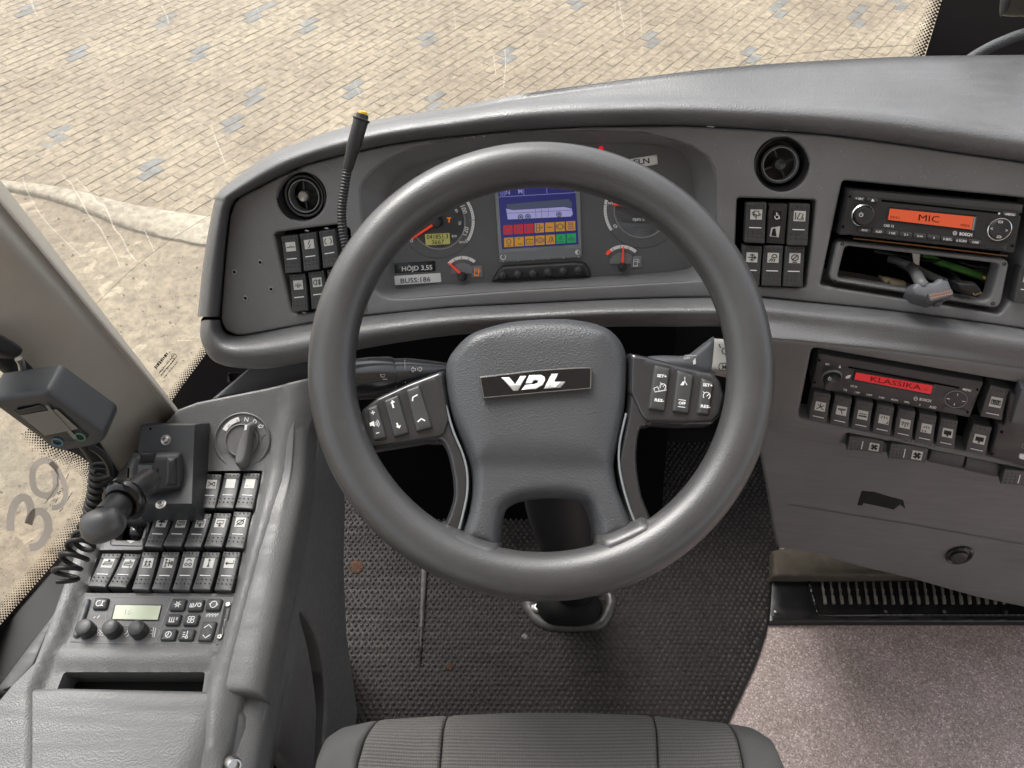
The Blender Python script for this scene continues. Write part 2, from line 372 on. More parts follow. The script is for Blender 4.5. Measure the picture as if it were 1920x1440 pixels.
def lathe(p0, p1, prof, n=24, cap=True):
    """prof: list of (t along p0->p1, radius in m)"""
    p0 = np.array(p0, float); p1 = np.array(p1, float); ax = p1 - p0; T = ax / np.linalg.norm(ax)
    a = np.array([0, 0, 1.]) if abs(T[2]) < .9 else np.array([1., 0, 0]); nx = np.cross(T, a); nx /= np.linalg.norm(nx); ny = np.cross(T, nx)
    rows = [[p0 + ax * t + r * (math.cos(q) * nx + math.sin(q) * ny) for q in np.linspace(0, 2 * math.pi, n, endpoint=False)] for t, r in prof]
    return loft(rows, close_v=True, cap=cap)
def disc_lathe(surf, c, prof, n=28, sx=1., cap=True, sy=1.):
    """turned part standing on a surface: prof = list of (radius px, height m)"""
    c = np.array(c, float); O = surf.pt(c); nn = surf.n(c[0], c[1]); ax = surf.pt((c[0] + 1, c[1])) - O; px = np.linalg.norm(ax); ax /= px
    ax = ax - nn * (ax @ nn); ax /= np.linalg.norm(ax); ay = np.cross(nn, ax)
    rows = [[O + nn * h + r * px * (math.cos(q) * ax * sx + math.sin(q) * ay * sy) for q in np.linspace(0, 2 * math.pi, n, endpoint=False)] for r, h in prof]
    return loft(rows, close_v=True, cap=cap)
def rpoly(P, r, n=4):
    P = [np.array(p, float) for p in P]; out = []; m = len(P); rs = r if isinstance(r, (list, tuple)) else [r] * m
    for k in range(m):
        a, b, c = P[k - 1], P[k], P[(k + 1) % m]; d1 = a - b; d2 = c - b; l1 = np.linalg.norm(d1); l2 = np.linalg.norm(d2)
        q = min(rs[k], l1 * .45, l2 * .45)
        if q < .3: out.append(b); continue
        s = b + d1 / l1 * q; e = b + d2 / l2 * q
        for j in range(n + 1):
            t = j / n; out.append((1 - t) ** 2 * s + 2 * t * (1 - t) * b + t * t * e)
    return out
def sm(P, n=4): return cr(P, n, closed=True)
def dens(P, L):
    P = [np.array(p, float) for p in P]; out = []
    for k in range(len(P)):
        a, b = P[k], P[(k + 1) % len(P)]; m = max(1, int(np.linalg.norm(b - a) / L + .5))
        out += [a + (b - a) * j / m for j in range(m)]
    return out
def area(P): P = np.array(P); x, y = P[:, 0], P[:, 1]; return .5 * (x * np.roll(y, -1) - np.roll(x, -1) * y).sum()
def inside(Q, P):
    Q = np.asarray(Q, float); P = np.asarray(P, float); a = P; b = np.roll(P, -1, 0); r = np.zeros(len(Q), bool)
    for (x1, y1), (x2, y2) in zip(a, b):
        if y1 == y2: continue
        c = ((y1 > Q[:, 1]) != (y2 > Q[:, 1])) & (Q[:, 0] < (x2 - x1) * (Q[:, 1] - y1) / (y2 - y1) + x1); r ^= c
    return r
def dist(Q, P):
    Q = np.asarray(Q, float); P = np.asarray(P, float); d = np.full(len(Q), 1e9)
    for a, b in zip(P, np.roll(P, -1, 0)):
        e = b - a; l = e @ e
        t = np.clip(((Q - a) @ e) / l, 0, 1) if l > 0 else np.zeros(len(Q))
        d = np.minimum(d, np.hypot(*(Q - a - t[:, None] * e).T))
    return d
def puff(out, surf, H=.004, w=6., skirt=.01, th=None, holes=(), hdepth=.012, hround=True, grid=20., step=None, extra=None, taper=0.):
    """solid panel standing on a surface: rounded edge of width w px and height H; holes with inner walls"""
    th = H if th is None else th
    step = step or max(3., min(grid * .6, 12.))
    out = dens(out, step); out = out if area(out) > 0 else out[::-1]
    hs_ = [(lambda q: q if area(q) > 0 else q[::-1])(dens(h, step)) for h in holes]
    loops = [out] + hs_; pts = []; edges = []
    for lp in loops:
        b = len(pts); pts += [tuple(p) for p in lp]; edges += [(b + k, b + (k + 1) % len(lp)) for k in range(len(lp))]
    nb = len(pts); extra_pts = []
    allp = np.array(out)
    fr = (.12, .35, .68, 1.) if w > 3 else (.35, 1.)
    for li, lp in enumerate(loops):
        if li and not hround: continue
        lp = np.array(lp); tg = np.roll(lp, -1, 0) - np.roll(lp, 1, 0); tg /= np.linalg.norm(tg, axis=1, keepdims=True) + 1e-9
        nr = np.stack([-tg[:, 1], tg[:, 0]], 1) * (1 if li == 0 else -1)
        for f in fr: extra_pts.append(lp + nr * w * f)
    x0, y0 = allp.min(0); x1, y1 = allp.max(0)
    gx, gy = np.meshgrid(np.arange(x0 + grid * .37, x1, grid), np.arange(y0 + grid * .41, y1, grid))
    g = np.stack([gx.ravel(), gy.ravel()], 1)
    def bd(Q):
        d = dist(Q, out)
        if hround:
            for h in hs_: d = np.minimum(d, dist(Q, h))
        return d
    def ok(Q):
        r = inside(Q, out)
        for h in hs_: r &= ~inside(Q, h)
        return r
    ep = np.concatenate(extra_pts) if extra_pts else np.zeros((0, 2))
    if len(ep):
        k = ok(ep); ep = ep[k]; d = bd(ep); tgt = np.concatenate([np.full(len(l), w * f) for li, l in enumerate(loops) if not (li and not hround) for f in fr])[k]
        ep = ep[d > tgt * .93]
    if len(g): g = g[ok(g)]; g = g[bd(g) > w + 1.5] if len(g) else g
    allq = np.concatenate([np.array(pts), ep, g])
    vs, es, fs, *_ = delaunay_2d_cdt([Vector((float(a), float(b))) for a, b in allq], edges, [], 0, 1e-4)
    Q = np.array([(v.x, v.y) for v in vs]); fs = [tuple(f) for f in fs]
    cen = np.array([Q[list(f)].mean(0) for f in fs]); k = ok(cen); fs = [f for f, z in zip(fs, k) if z]
    d = np.clip(bd(Q) / max(w, 1e-6), 0, 1); h = H * np.sqrt(np.clip(1 - (1 - d) ** 2, 0, 1))
    if extra is not None: h = h + extra(Q[:, 0], Q[:, 1])
    n = surf.n(Q[:, 0], Q[:, 1]); V = surf.P(Q[:, 0], Q[:, 1], th) + n * (h - th)[:, None]
    # orient faces to the viewer
    fl = []
    for f in fs:
        a, b, c = V[f[0]], V[f[1]], V[f[2]]
        fl.append(f if np.cross(b - a, c - a) @ n[f[0]] > 0 else f[::-1])
    # walls on boundary edges
    cnt = {}
    for f in fl:
        for a, b in zip(f, f[1:] + f[:1]): cnt[(a, b)] = cnt.get((a, b), 0) + 1
    bed = [(a, b) for (a, b) in cnt if (b, a) not in cnt]
    V = list(V); low = {}; hol = [np.array(h) for h in hs_]
    bvs = sorted({x for e in bed for x in e})
    isout = {x: (dist(Q[[x]], out)[0] < .05) for x in bvs}
    cxy = np.array(out).mean(0)
    for x in bvs:
        dep = skirt if isout[x] else hdepth
        q = V[x] - n[x] * dep
        if taper and isout[x]: q = q + (surf.pt(cxy) - V[x]) * 0 + n[x] * 0
        low[x] = len(V); V.append(q)
    for a, b in bed:
        if (skirt if isout[a] else hdepth) > 0: fl.append((b, a, low[a], low[b]))
    return np.array(V), fl
def pf(name, out, surf, m, parent=None, label=None, cat=None, group=None, kind=None, ang=40, **k):
    V, Fc = puff(out, surf, **k); return mk(name, V, Fc, m, parent, label=label, cat=cat, group=group, kind=kind, ang=ang)
def flat(out, surf, h):
    """thin flat print: a polygon lying on a surface"""
    P = np.array(out, float)
    vs, es, fs, *_ = delaunay_2d_cdt([Vector((float(a), float(b))) for a, b in P], [(k, (k + 1) % len(P)) for k in range(len(P))], [], 0, 1e-5)
    Q = np.array([(v.x, v.y) for v in vs]); fs = [tuple(f) for f in fs]
    k = inside(np.array([Q[list(f)].mean(0) for f in fs]), P); V = surf.P(Q[:, 0], Q[:, 1], h); nn = surf.n(Q[0, 0], Q[0, 1])
    return V, [(f if np.cross(V[f[1]] - V[f[0]], V[f[2]] - V[f[0]]) @ nn > 0 else f[::-1]) for f, z in zip(fs, k) if z]
def stroke(line, w, surf, h, closed=False):
    L = [np.array(p, float) for p in line]; mb = MB()
    if closed: L = L + [L[0]]
    n = len(L); P = np.array(L); T = np.gradient(P, axis=0) if n > 2 else np.array([P[1] - P[0]] * 2)
    if closed: T[0] = T[-1] = P[1] - P[-2]
    T = T / (np.linalg.norm(T, axis=1, keepdims=True) + 1e-9); N = np.stack([-T[:, 1], T[:, 0]], 1) * w / 2
    ws = np.ones(n)
    A = surf.P(*(P + N).T, h); B = surf.P(*(P - N).T, h); V = np.empty((2 * n, 3)); V[0::2] = A; V[1::2] = B
    nn = surf.n(*P[0]); Fc = []
    for k in range(n - 1):
        f = (2 * k, 2 * k + 1, 2 * k + 3, 2 * k + 2)
        Fc.append(f if np.cross(V[f[1]] - V[f[0]], V[f[2]] - V[f[0]]) @ nn > 0 else f[::-1])
    return V, Fc
def arc(c, r, a0, a1, n=16, ry=None):
    ry = ry or r; return [(c[0] + r * math.cos(R(a)), c[1] + ry * math.sin(R(a))) for a in np.linspace(a0, a1, n)]
_TX = {}
def txt2d(s, bold=0.0):
    key = (s, bold)
    if key in _TX: return _TX[key]
    cu = bpy.data.curves.new("t", 'FONT'); cu.body = s; cu.size = 1; cu.resolution_u = 2; cu.offset = bold; cu.fill_mode = 'FRONT'
    o = bpy.data.objects.new("t", cu); COL.objects.link(o)
    dg = bpy.context.evaluated_depsgraph_get(); dg.update(); me = bpy.data.meshes.new_from_object(o.evaluated_get(dg))
    V = np.array([v.co[:2] for v in me.vertices]).reshape(-1, 2); Fc = [tuple(p.vertices) for p in me.polygons]
    bpy.data.objects.remove(o); bpy.data.curves.remove(cu); bpy.data.meshes.remove(me)
    if len(V): V[:, 0] -= (V[:, 0].min() + V[:, 0].max()) / 2; V[:, 1] -= .35
    _TX[key] = (V, Fc); return _TX[key]
def text(s, c, size, surf, h, dx=(1, 0), dy=None, width=None, bold=.012, mirror=False):
    """lettering lying on a surface; c = centre, size = cap height in px, dx = reading direction, dy = down direction"""
    V, Fc = txt2d(s, bold)
    if not len(V): return np.zeros((0, 3)), []
    dx = np.array(dx, float); dx /= np.linalg.norm(dx); dy = np.array([-dx[1], dx[0]]) if dy is None else np.array(dy, float) / np.linalg.norm(dy)
    k = size / .7; sx = k
    if width: sx = width / (V[:, 0].max() - V[:, 0].min())
    if mirror: sx = -sx
    Q = np.array(c, float) + V[:, :1] * sx * dx - V[:, 1:] * k * dy
    X = surf.P(Q[:, 0], Q[:, 1], h); nn = surf.n(*c); out = []
    for f in Fc:
        nf = np.cross(X[f[1]] - X[f[0]], X[f[2]] - X[f[0]]); out.append(f if nf @ nn > 0 else f[::-1])
    return X, out
def quad(TL, TR, BR, BL):
    TL, TR, BR, BL = [np.array(p, float) for p in (TL, TR, BR, BL)]
    def f(a, b):
        a = np.asarray(a, float)[..., None]; b = np.asarray(b, float)[..., None]
        return (1 - a) * (1 - b) * TL + a * (1 - b) * TR + a * b * BR + (1 - a) * b * BL
    return f
def circ(c, r, n=20, ry=None): return arc(c, r, 0, 360 - 360 / n, n, ry)
# ================================================================ the setting outside
def rect_sheet(name, x0, x1, y0, y1, z, m, n=1, **k):
    return mk(name, [(x0, y0, z), (x1, y0, z), (x1, y1, z), (x0, y1, z)], [(0, 1, 2, 3)], m, smooth=False, **k)
ground = rect_sheet('ground', -120, 120, -120, 120, GZ - .0035, 'joint_sand', kind='structure')
KERB_OUT = [(-420, 290), (-150, 318), (0, 335), (60, 341), (110, 348), (165, 360), (220, 374), (300, 390), (395, 404), (480, 416), (600, 430), (800, 452)]
KERB_IN = [(-420, 302), (-150, 332), (0, 351), (60, 360), (110, 374), (165, 394), (215, 415), (290, 437), (370, 452), (450, 466), (600, 480), (800, 500)]
ko = np.array(cr(KERB_OUT, 5)); ki = np.array(cr(KERB_IN, 5))
go = GROUND.P(ko[:, 0], ko[:, 1], .03); gi = GROUND.P(ki[:, 0], ki[:, 1], .03); rows = []
for a, b, k in zip(go, gi, range(len(go))):
    w = (RNG.random(4) - .5) * .005; e = (b - a) * .12; dn = np.array([0, 0, -.075])
    rows.append([a + dn + [0, w[0], 0], a + [0, w[0], -.012 + w[1] * .5], a + e + [0, 0, w[2] * .3], b - e + [0, 0, w[1] * .4], b + [0, w[3] * 2, -.015], b + dn + [0, w[3] * 3, 0]])
V, Fc = loft(rows)
kerb = mk('kerb', V, Fc, 'kerb_concrete', kind='structure', ang=60)

# ---- paving: rows of oblong blocks, some of them charcoal
PAVE = thing('pavement', 'tan block paving with scattered charcoal blocks beyond the windscreen', 'pavement', (0, 4, GZ), kind='structure')
del PAVE['category']
dvec = ray(2700, -1008); rowd = np.array([dvec[0], dvec[1]]); rowd /= np.linalg.norm(rowd); perp = np.array([-rowd[1], rowd[0]])
BL_, BW_ = .185, .0925
def blk_mesh(nm, m, seed):
    rg = np.random.default_rng(seed); hx, hy = BL_ / 2 - .0014, BW_ / 2 - .0014; c = .0055
    base = [(-hx, -hy), (-hx * .08, -hy + .004), (hx, -hy), (hx, hy), (hx * .08, hy + .003), (-hx, hy)]
    V = [(x, y, -.03) for x, y in base] + [(x, y, -.007) for x, y in base] + [(x * (1 - c / hx), y * (1 - c / hy), 0 + rg.normal() * .0012) for x, y in base]
    Fc = []
    for l in (0, 6):
        for k in range(6): Fc.append((l + k, l + (k + 1) % 6, l + 6 + (k + 1) % 6, l + 6 + k))
    Fc.append((12, 13, 16, 17)); Fc.append((13, 14, 15, 16)); V = np.array(V); V[:, :2] += rg.normal(size=(18, 2)) * .0011
    return V, Fc
cand = []
pm = ray(np.array([-60., 1990, 1990, -60]), np.array([-60., -60, 200, 420]))
for i in range(-90, 130):
    for j in range(-190, 160):
        c = rowd * (i * BL_ + (j % 2) * BL_ / 2 + ((j * 37) % 7 - 3) * .004) + perp * j * BW_ + np.array([0, 4.])
        if not (-11 < c[0] < 11 and .8 < c[1] < 13): continue
        px, py = proj(np.array([c[0], c[1], GZ]))
        if -70 < px < 1990 and -60 < py < 560: cand.append((c[0], c[1], float(px), float(py), i, j))
Q = np.array([(c[2], c[3]) for c in cand])
kpoly = np.concatenate([ko + [0, -3], np.array([[2200, 600], [2200, -300], [-700, -300], [-700, 270]])])
cand = [c for c, z in zip(cand, inside(Q, kpoly)) if z]
DARK = [(55, 22), (300, 37), (470, 30), (580, 55), (150, 105), (365, 103), (480, 192), (110, 270), (288, 325), (805, 75), (675, 170), (820, 192), (960, 112), (1080, 15), (1210, 85), (1410, 108), (1470, 25), (1600, 40), (1690, 10), (440, 245)]
dark = set(); idx = {(c[4], c[5]): k for k, c in enumerate(cand)}
cx = np.array([(c[2], c[3]) for c in cand])
for p in DARK:
    k = int(np.argmin(((cx - p) ** 2 * [1, 2.5]).sum(1))); i, j = cand[k][4], cand[k][5]; dark.add(k)
    for q in (((i + (j % 2), j + 1),) if random.random() < .6 else ((i + (j % 2), j + 1), (i + 1 + (j % 2), j + 1))):
        if q in idx: dark.add(idx[q])
cand_d = [np.hypot(c[0], c[1]) for c in cand]
vis = [k for k, c in enumerate(cand) if -5 < c[2] < 1725 and -5 < c[3] < 415 and not (c[2] > 420 and c[3] > 245)]
near = set(sorted(vis, key=lambda k: cand_d[k])[:300 - len(dark)]) | dark
variants = {}
for m in ('paving_tan', 'paving_dark'):
    for s in range(4):
        V, Fc = blk_mesh('b', m, s); me = bpy.data.meshes.new('paving_block'); me.from_pydata(V.tolist(), [], Fc); me.materials.append(M[m]); variants[m, s] = me
ang0 = math.atan2(rowd[1], rowd[0]); stuff = MB()
bv = [blk_mesh('b', '', s + 10) for s in range(4)]
for k, c in enumerate(cand):
    rz = ang0 + random.gauss(0, .008) + (math.pi if random.random() < .5 else 0); z = GZ + random.gauss(0, .001)
    tx, ty = random.gauss(0, .007), random.gauss(0, .007)
    if k in near:
        o = bpy.data.objects.new('paving_block', variants['paving_dark' if k in dark else 'paving_tan', random.randrange(4)]); COL.objects.link(o); o.parent = PAVE
        o.location = (c[0], c[1] - 4, z - GZ); o.rotation_euler = (tx, ty, rz)
        if k in dark: o['label'] = 'charcoal paving block'
    else:
        V, Fc = bv[random.randrange(4)]; Rm = np.array(Matrix.Rotation(rz, 3, 'Z') @ Matrix.Rotation(tx, 3, 'X') @ Matrix.Rotation(ty, 3, 'Y'))
        stuff.add(V @ Rm.T + [c[0], c[1], z], Fc)
stuff.build('paving_blocks', 'paving_tan', PAVE, smooth=False, kind='stuff')

# ---- gravel bed on the near side of the kerb
gb = []
def gravel_sheet():
    n = 70; xs = np.linspace(-7, 1.0, 110); ys = np.linspace(-1.5, 4.5, 90); V = []; Fc = []
    for y in ys:
        for x in xs: V.append((x, y, GZ - .010 + .006 * math.sin(x * 5.1 + 1.3 * math.sin(y * 3)) * math.cos(y * 4.3) + random.gauss(0, .004)))
    V = np.array(V); px, py = proj(V); m = len(xs)
    keep = ~inside(np.stack([px, py], 1), np.concatenate([ki + [0, -2], np.array([[2200, 600], [2200, -300], [-700, -300], [-700, 280]])]))
    keep &= (V - CAM) @ FW > .2
    for b in range(len(ys) - 1):
        for a in range(m - 1):
            q = (b * m + a, b * m + a + 1, (b + 1) * m + a + 1, (b + 1) * m + a)
            if all(keep[i] for i in q): Fc.append(q)
    return V, Fc
V, Fc = gravel_sheet()
mk('gravel_bed', V, Fc, 'gravel', kind='structure')
def stones(n):
    mb_v = []; mb_f = []
    ico = np.array([(1, 0, 0), (-1, 0, 0), (0, 1, 0), (0, -1, 0), (0, 0, 1), (0, 0, -1)], float); f8 = [(0, 2, 4), (2, 1, 4), (1, 3, 4), (3, 0, 4), (2, 0, 5), (1, 2, 5), (3, 1, 5), (0, 3, 5)]
    px = RNG.uniform(-40, 420, n); py = RNG.uniform(340, 1180, n); X = GROUND.P(px, py, 0)
    lim = np.interp(px, ki[:, 0], ki[:, 1]) + 4
    ok = (py > lim) & ~((px > 350) & (py > 700)) & (np.abs(X[:, 0]) < 8); X = X[ok]
    for c in X:
        s = RNG.uniform(.004, .010) * (1.6 if RNG.random() < .05 else 1); q = ico * (s * RNG.uniform(.6, 1.3, 3)) + RNG.normal(size=(6, 3)) * s * .18
        a = RNG.uniform(0, 6.28); ca, sa = math.cos(a), math.sin(a); q[:, :2] = q[:, :2] @ np.array([[ca, sa], [-sa, ca]])
        mb_f += [tuple(i + len(mb_v) * 6 for i in f) for f in f8]; mb_v.append(q + c + [0, 0, -.0125 + s * .25])
    return np.concatenate(mb_v), mb_f
V, Fc = stones(12000)
mk('gravel', V, Fc, 'gravel', kind='stuff', ang=30)

# ================================================================ the cab shell
floor = mk('floor', [(-.64, -4, 0), (2.1, -4, 0), (2.1, 1.15, 0), (-.64, 1.15, 0), (-.64, -4, -.06), (2.1, -4, -.06), (2.1, 1.15, -.06), (-.64, 1.15, -.06)],
           [(0, 1, 2, 3), (7, 6, 5, 4), (3, 2, 6, 7), (1, 0, 4, 5), (0, 3, 7, 4), (2, 1, 5, 6)], 'floor_vinyl', smooth=False, kind='structure')
def box(x0, x1, y0, y1, z0, z1):
    V = [(x, y, z) for z in (z0, z1) for y in (y0, y1) for x in (x0, x1)]
    return np.array(V, float), [(0, 2, 3, 1), (4, 5, 7, 6), (0, 1, 5, 4), (2, 6, 7, 3), (0, 4, 6, 2), (1, 3, 7, 5)]
def boxo(name, b, m, **k): V, Fc = box(*b); return mk(name, V, Fc, m, smooth=False, **k)
boxo('ceiling', (-.7, 2.15, -4.1, .45, 2.02, 2.08), 'ceiling', kind='structure')
boxo('wall', (-.72, -.68, -4.1, .60, -.8, .22), 'wall', kind='structure')
boxo('wall', (-.72, -.68, -4.1, .40, 1.75, 2.015), 'wall', kind='structure')
boxo('wall', (2.10, 2.15, -4.1, .9, -.3, .22), 'wall', kind='structure')
boxo('wall', (-.70, 2.15, -4.15, -4.105, -.3, 2.015), 'wall', kind='structure')
boxo('firewall', (-.40, 2.0, 1.02, 1.06, .003, .64), 'matt_black', kind='structure')

toe = mk('shade_toe_board', [(-.30, .79, .004), (.30, .79, .004), (.30, 1.018, .42), (-.30, 1.018, .42), (-.30, 1.018, .004), (.30, 1.018, .004)], [(0, 1, 2, 3), (1, 5, 2), (0, 3, 4)], 'void_black', smooth=False, kind='structure')  # sloping sheet coloured black to stand for the deep shade of the front footwell

# ---- windscreen
ws = thing('windscreen', 'curved windscreen with dried water runs and a dotted black border', 'windscreen', (.6, 1.2, .2))
rows = [[(p[0], p[1], z) for z in np.linspace(.12, 2.5, 14)] for p in WSP]
V, Fc = loft(rows); mk('pane', V, Fc, 'glass', ws)
WSi = WS.up(.004)
V, Fc = flat([(318, 758), (345, 719), (372, 683), (410, 630), (520, 640), (600, 700), (500, 770), (360, 800)], WSi, 0); frit = MB().add(V, Fc)
frit.build('border_band', 'frit', ws)
V, Fc = flat([(1727, 130), (1768, -6), (1785, -60), (2200, -60), (2200, 150), (1725, 150)], WSi, 0); mk('border_band', V, Fc, 'frit', ws)
def dots(edge, side, nrow, sp_, r0, r1, surf, mbd, fade=1.):
    E = np.array(edge, float); L = np.concatenate([[0], np.cumsum(np.hypot(*np.diff(E, axis=0).T))]); k = 0
    for row in range(nrow):
        r = r0 + (r1 - r0) * row / max(1, nrow - 1); s = np.arange((row % 2) * sp_ / 2, L[-1], sp_)
        x = np.interp(s, L, E[:, 0]); y = np.interp(s, L, E[:, 1]); tx = np.interp(s + .5, L, E[:, 0]) - np.interp(s - .5, L, E[:, 0]); ty = np.interp(s + .5, L, E[:, 1]) - np.interp(s - .5, L, E[:, 1])
        n = np.hypot(tx, ty) + 1e-9; off = side * (row + .55) * sp_ * .52
        for a, b in zip(x - ty / n * off, y + tx / n * off):
            V = surf.P(*np.array(circ((a, b), r, 6)).T, 0.); mbd.add(V, [tuple(range(6))[::-1]])
dm = MB()
dots([(316, 762), (345, 719), (372, 683), (402, 640)], -1, 5, 5.6, 2.1, .9, WSi, dm)
dots([(1727, 122), (1743, 73), (1768, -6)], -1, 7, 7.2, 2.9, .9, WSi, dm)
dm.build('border_dots', 'frit', ws, kind='stuff')
st = MB()
for L_, w in [([(40, 322), (46, 345), (58, 372), (80, 408), (110, 440), (150, 478)], 1.6), ([(118, 333), (132, 342), (140, 356), (148, 368), (158, 388), (168, 405), (188, 428), (198, 447), (214, 474), (225, 500)], 2.2),
              ([(140, 333), (156, 347), (168, 362), (182, 380), (194, 384), (204, 402), (214, 428), (228, 445), (240, 470), (256, 490)], 2.6), ([(58, 0), (64, 18), (71, 30)], 2.4), ([(303, 10), (312, 28), (316, 44)], 2.2),
              ([(270, 430), (282, 455), (290, 475)], 1.8), ([(396, 235), (405, 262), (414, 285), (423, 310)], 2.2), ([(318, 195), (335, 222)], 1.6), ([(925, 100), (930, 140)], 2), ([(946, 92), (948, 118), (944, 165)], 1.8), 
              ([(1160, 0), (1168, 45), (1173, 70)], 1.7), ([(1200, 10), (1203, 70)], 1.6), ([(1153, 5), (1154, 25)], 1.8), ([(665, 155), (676, 180)], 1.6), ([(1500, 40), (1506, 80)], 1.3), ([(1380, 10), (1378, 40)], 1.3),
              ([(560, 110), (566, 140)], 1.2), ([(480, 10), (492, 45)], 1.4), ([(850, 10), (856, 60)], 1.3)]:
    V, Fc = stroke(cr(L_, 4), w, WS.up(.003), 0); mk('water_run', V, Fc, 'streak_film', ws)
wi = MB()
for L_ in ([(178, 572), (250, 503), (320, 450), (395, 402)], [(1330, 140), (1430, 112), (1540, 96), (1650, 88), (1715, 84)]):
    V, Fc = stroke(cr(L_, 6), 1.1, WS.up(.003), 0); mk('heating_wire', V, Fc, 'wire_film', ws)
mkb = MB()   # the maker's stamp: illegible small print, seen from behind
e1 = np.array([.64, -.77]); e2 = np.array([.77, .64])
for (o, l, w) in [((291, 690), 34, 6), ((298, 700), 40, 2), ((302, 704), 38, 2.4), ((308, 708), 36, 1.8)]:
    t = 0
    while t < l:
        q = random.uniform(2, 5); a = np.array(o) + e1 * t; V, Fc = stroke([a, a + e1 * q], w * random.uniform(.7, 1.1), WSi, 0); mkb.add(V, Fc); t += q + random.uniform(.8, 1.6)
V, Fc = stroke(circ((326, 668), 4.6), 1., WSi, 0, True); mkb.add(V, Fc)
mkb.build('maker_stamp', 'icon_ink', ws)

# ---- side window with its dotted border
sw = thing('side_window', 'driver side window with dotted black border beside the pillar', 'window', (SIDEX, 0, .45))
V = [(SIDEX, -1.6, .40), (SIDEX, .60, .40), (SIDEX, .60, 1.75), (SIDEX, -1.6, 1.75)]; mk('pane', V, [(0, 1, 2, 3)], 'glass', sw)
edge = cr([(60, 800), (95, 836), (140, 850), (172, 874), (183, 905), (178, 940), (155, 985), (118, 1035), (70, 1092), (0, 1172), (-60, 1240)], 5)
SIDi = SIDE.up(.003)
dm = MB(); dots(edge, 1, 8, 6.6, 2.3, .9, SIDi, dm); dm.build('border_dots', 'frit', sw, kind='stuff')
outp = [tuple(p) for p in edge] + [(-60, 1330), (60, 1230), (200, 1010), (250, 900), (200, 800), (80, 760)]
V, Fc = flat(outp, SIDi, 0); mk('border_band', V, Fc, 'frit', sw)
s39 = thing('window_sticker', 'pale number 39 sticker on the lower corner of the side window', 'sticker', SIDi.pt((70, 930)))
def c4(L): return [(x / 4.236, y / 4.236 + 820) for x, y in L]
g = MB()
V, Fc = stroke(cr(c4([(84, 745), (84, 650), (110, 545), (165, 480), (215, 490), (240, 545), (244, 610), (222, 690)]), 5), 15, SIDi, .001); g.add(V, Fc)
V, Fc = stroke(cr(c4([(226, 690), (268, 605), (325, 590), (372, 640), (384, 725), (350, 812), (298, 862), (232, 878)]), 5), 15, SIDi, .0013); g.add(V, Fc)
g.build('number_three', 'sticker_film', s39)
g = MB()
V, Fc = stroke(cr(c4([(455, 250), (400, 195), (330, 188), (270, 245), (258, 330), (280, 420), (350, 462), (425, 440), (448, 350), (430, 260)]), 5), 12, SIDi, .0012); g.add(V, Fc)
V, Fc = stroke(cr(c4([(400, 200), (460, 265), (510, 370), (520, 470), (480, 545), (410, 560)]), 5), 10, SIDi, .0014); g.add(V, Fc)
g.build('number_nine', 'sticker_film', s39)
lg = MB()
V, Fc = text('CAR', c4([(478, 430)])[0], 5.5, SIDi, .002, (.62, -.78), mirror=True); lg.add(V, Fc)
for L_ in ([(360, 525), (385, 490), (440, 410), (462, 380), (455, 310)], [(365, 490), (385, 490)], [(440, 380), (462, 380)], [(528, 330), (545, 290)], [(535, 500), (575, 435)], [(440, 520), (460, 480)], [(395, 550), (402, 535)], [(470, 590), (505, 560)]):
    V, Fc = stroke(c4(L_), 1.3, SIDi, .002); lg.add(V, Fc)
lg.build('print', 'sticker_ink', s39)
sl = thing('window_sill', 'black rubber sealed sill below the driver side window', 'sill', (-.58, .3, .40))
SILL = plane((0, 0, .40), (0, 0, 1))
pf('sill_trim', [(225, 860), (186, 915), (160, 985), (122, 1040), (0, 1178), (-70, 1255), (-90, 1420), (40, 1300), (120, 1170), (170, 1040), (225, 950)], SILL, 'seal', sl, H=.006, w=7, skirt=.10, grid=40)
pf('sill_cover', [(128, 1105), (36, 1225), (-20, 1300), (20, 1300), (66, 1250), (112, 1147)], SILL.up(.012), 'black_plastic', sl, H=.01, w=8, skirt=.03, grid=30)
V, Fc = tube([U(*p, d) for *p, d in [(-30, 640, .72), (30, 690, .76), (110, 770, .84), (165, 830, .9), (205, 890, .95)]], .011, 10)
mk('rubber_seal', V, Fc, 'seal', sl)

# ---- pillar
def lerp(a, b, t): return np.array(a) + (np.array(b) - np.array(a)) * t
PL = [((-.50, .70, .56), (-.50, .63, .98)), (U(333, 772, 1.0), U(-5, 362, .66)), (U(318, 772, .985), U(-30, 362, .645)), (U(283, 752, .955), U(-75, 362, .61)), (U(255, 800, .95), U(-130, 420, .63)), (U(205, 885, .955), U(-60, 600, .74)), ((-.53, .66, .575), (-.54, .60, .95))]
rows = []
for t in np.concatenate([np.linspace(-.22, 1.2, 10), [1.8, 2.6, 3.4]]):
    rows.append([p for p in cr([lerp(a, b, t) for a, b in PL], 5)])
V, Fc = loft(rows, cap=True)
mk('pillar_trim', V, Fc, 'pillar_beige', None, label='beige grained pillar trim left of the windscreen with small black scuffs', cat='pillar', ang=60)
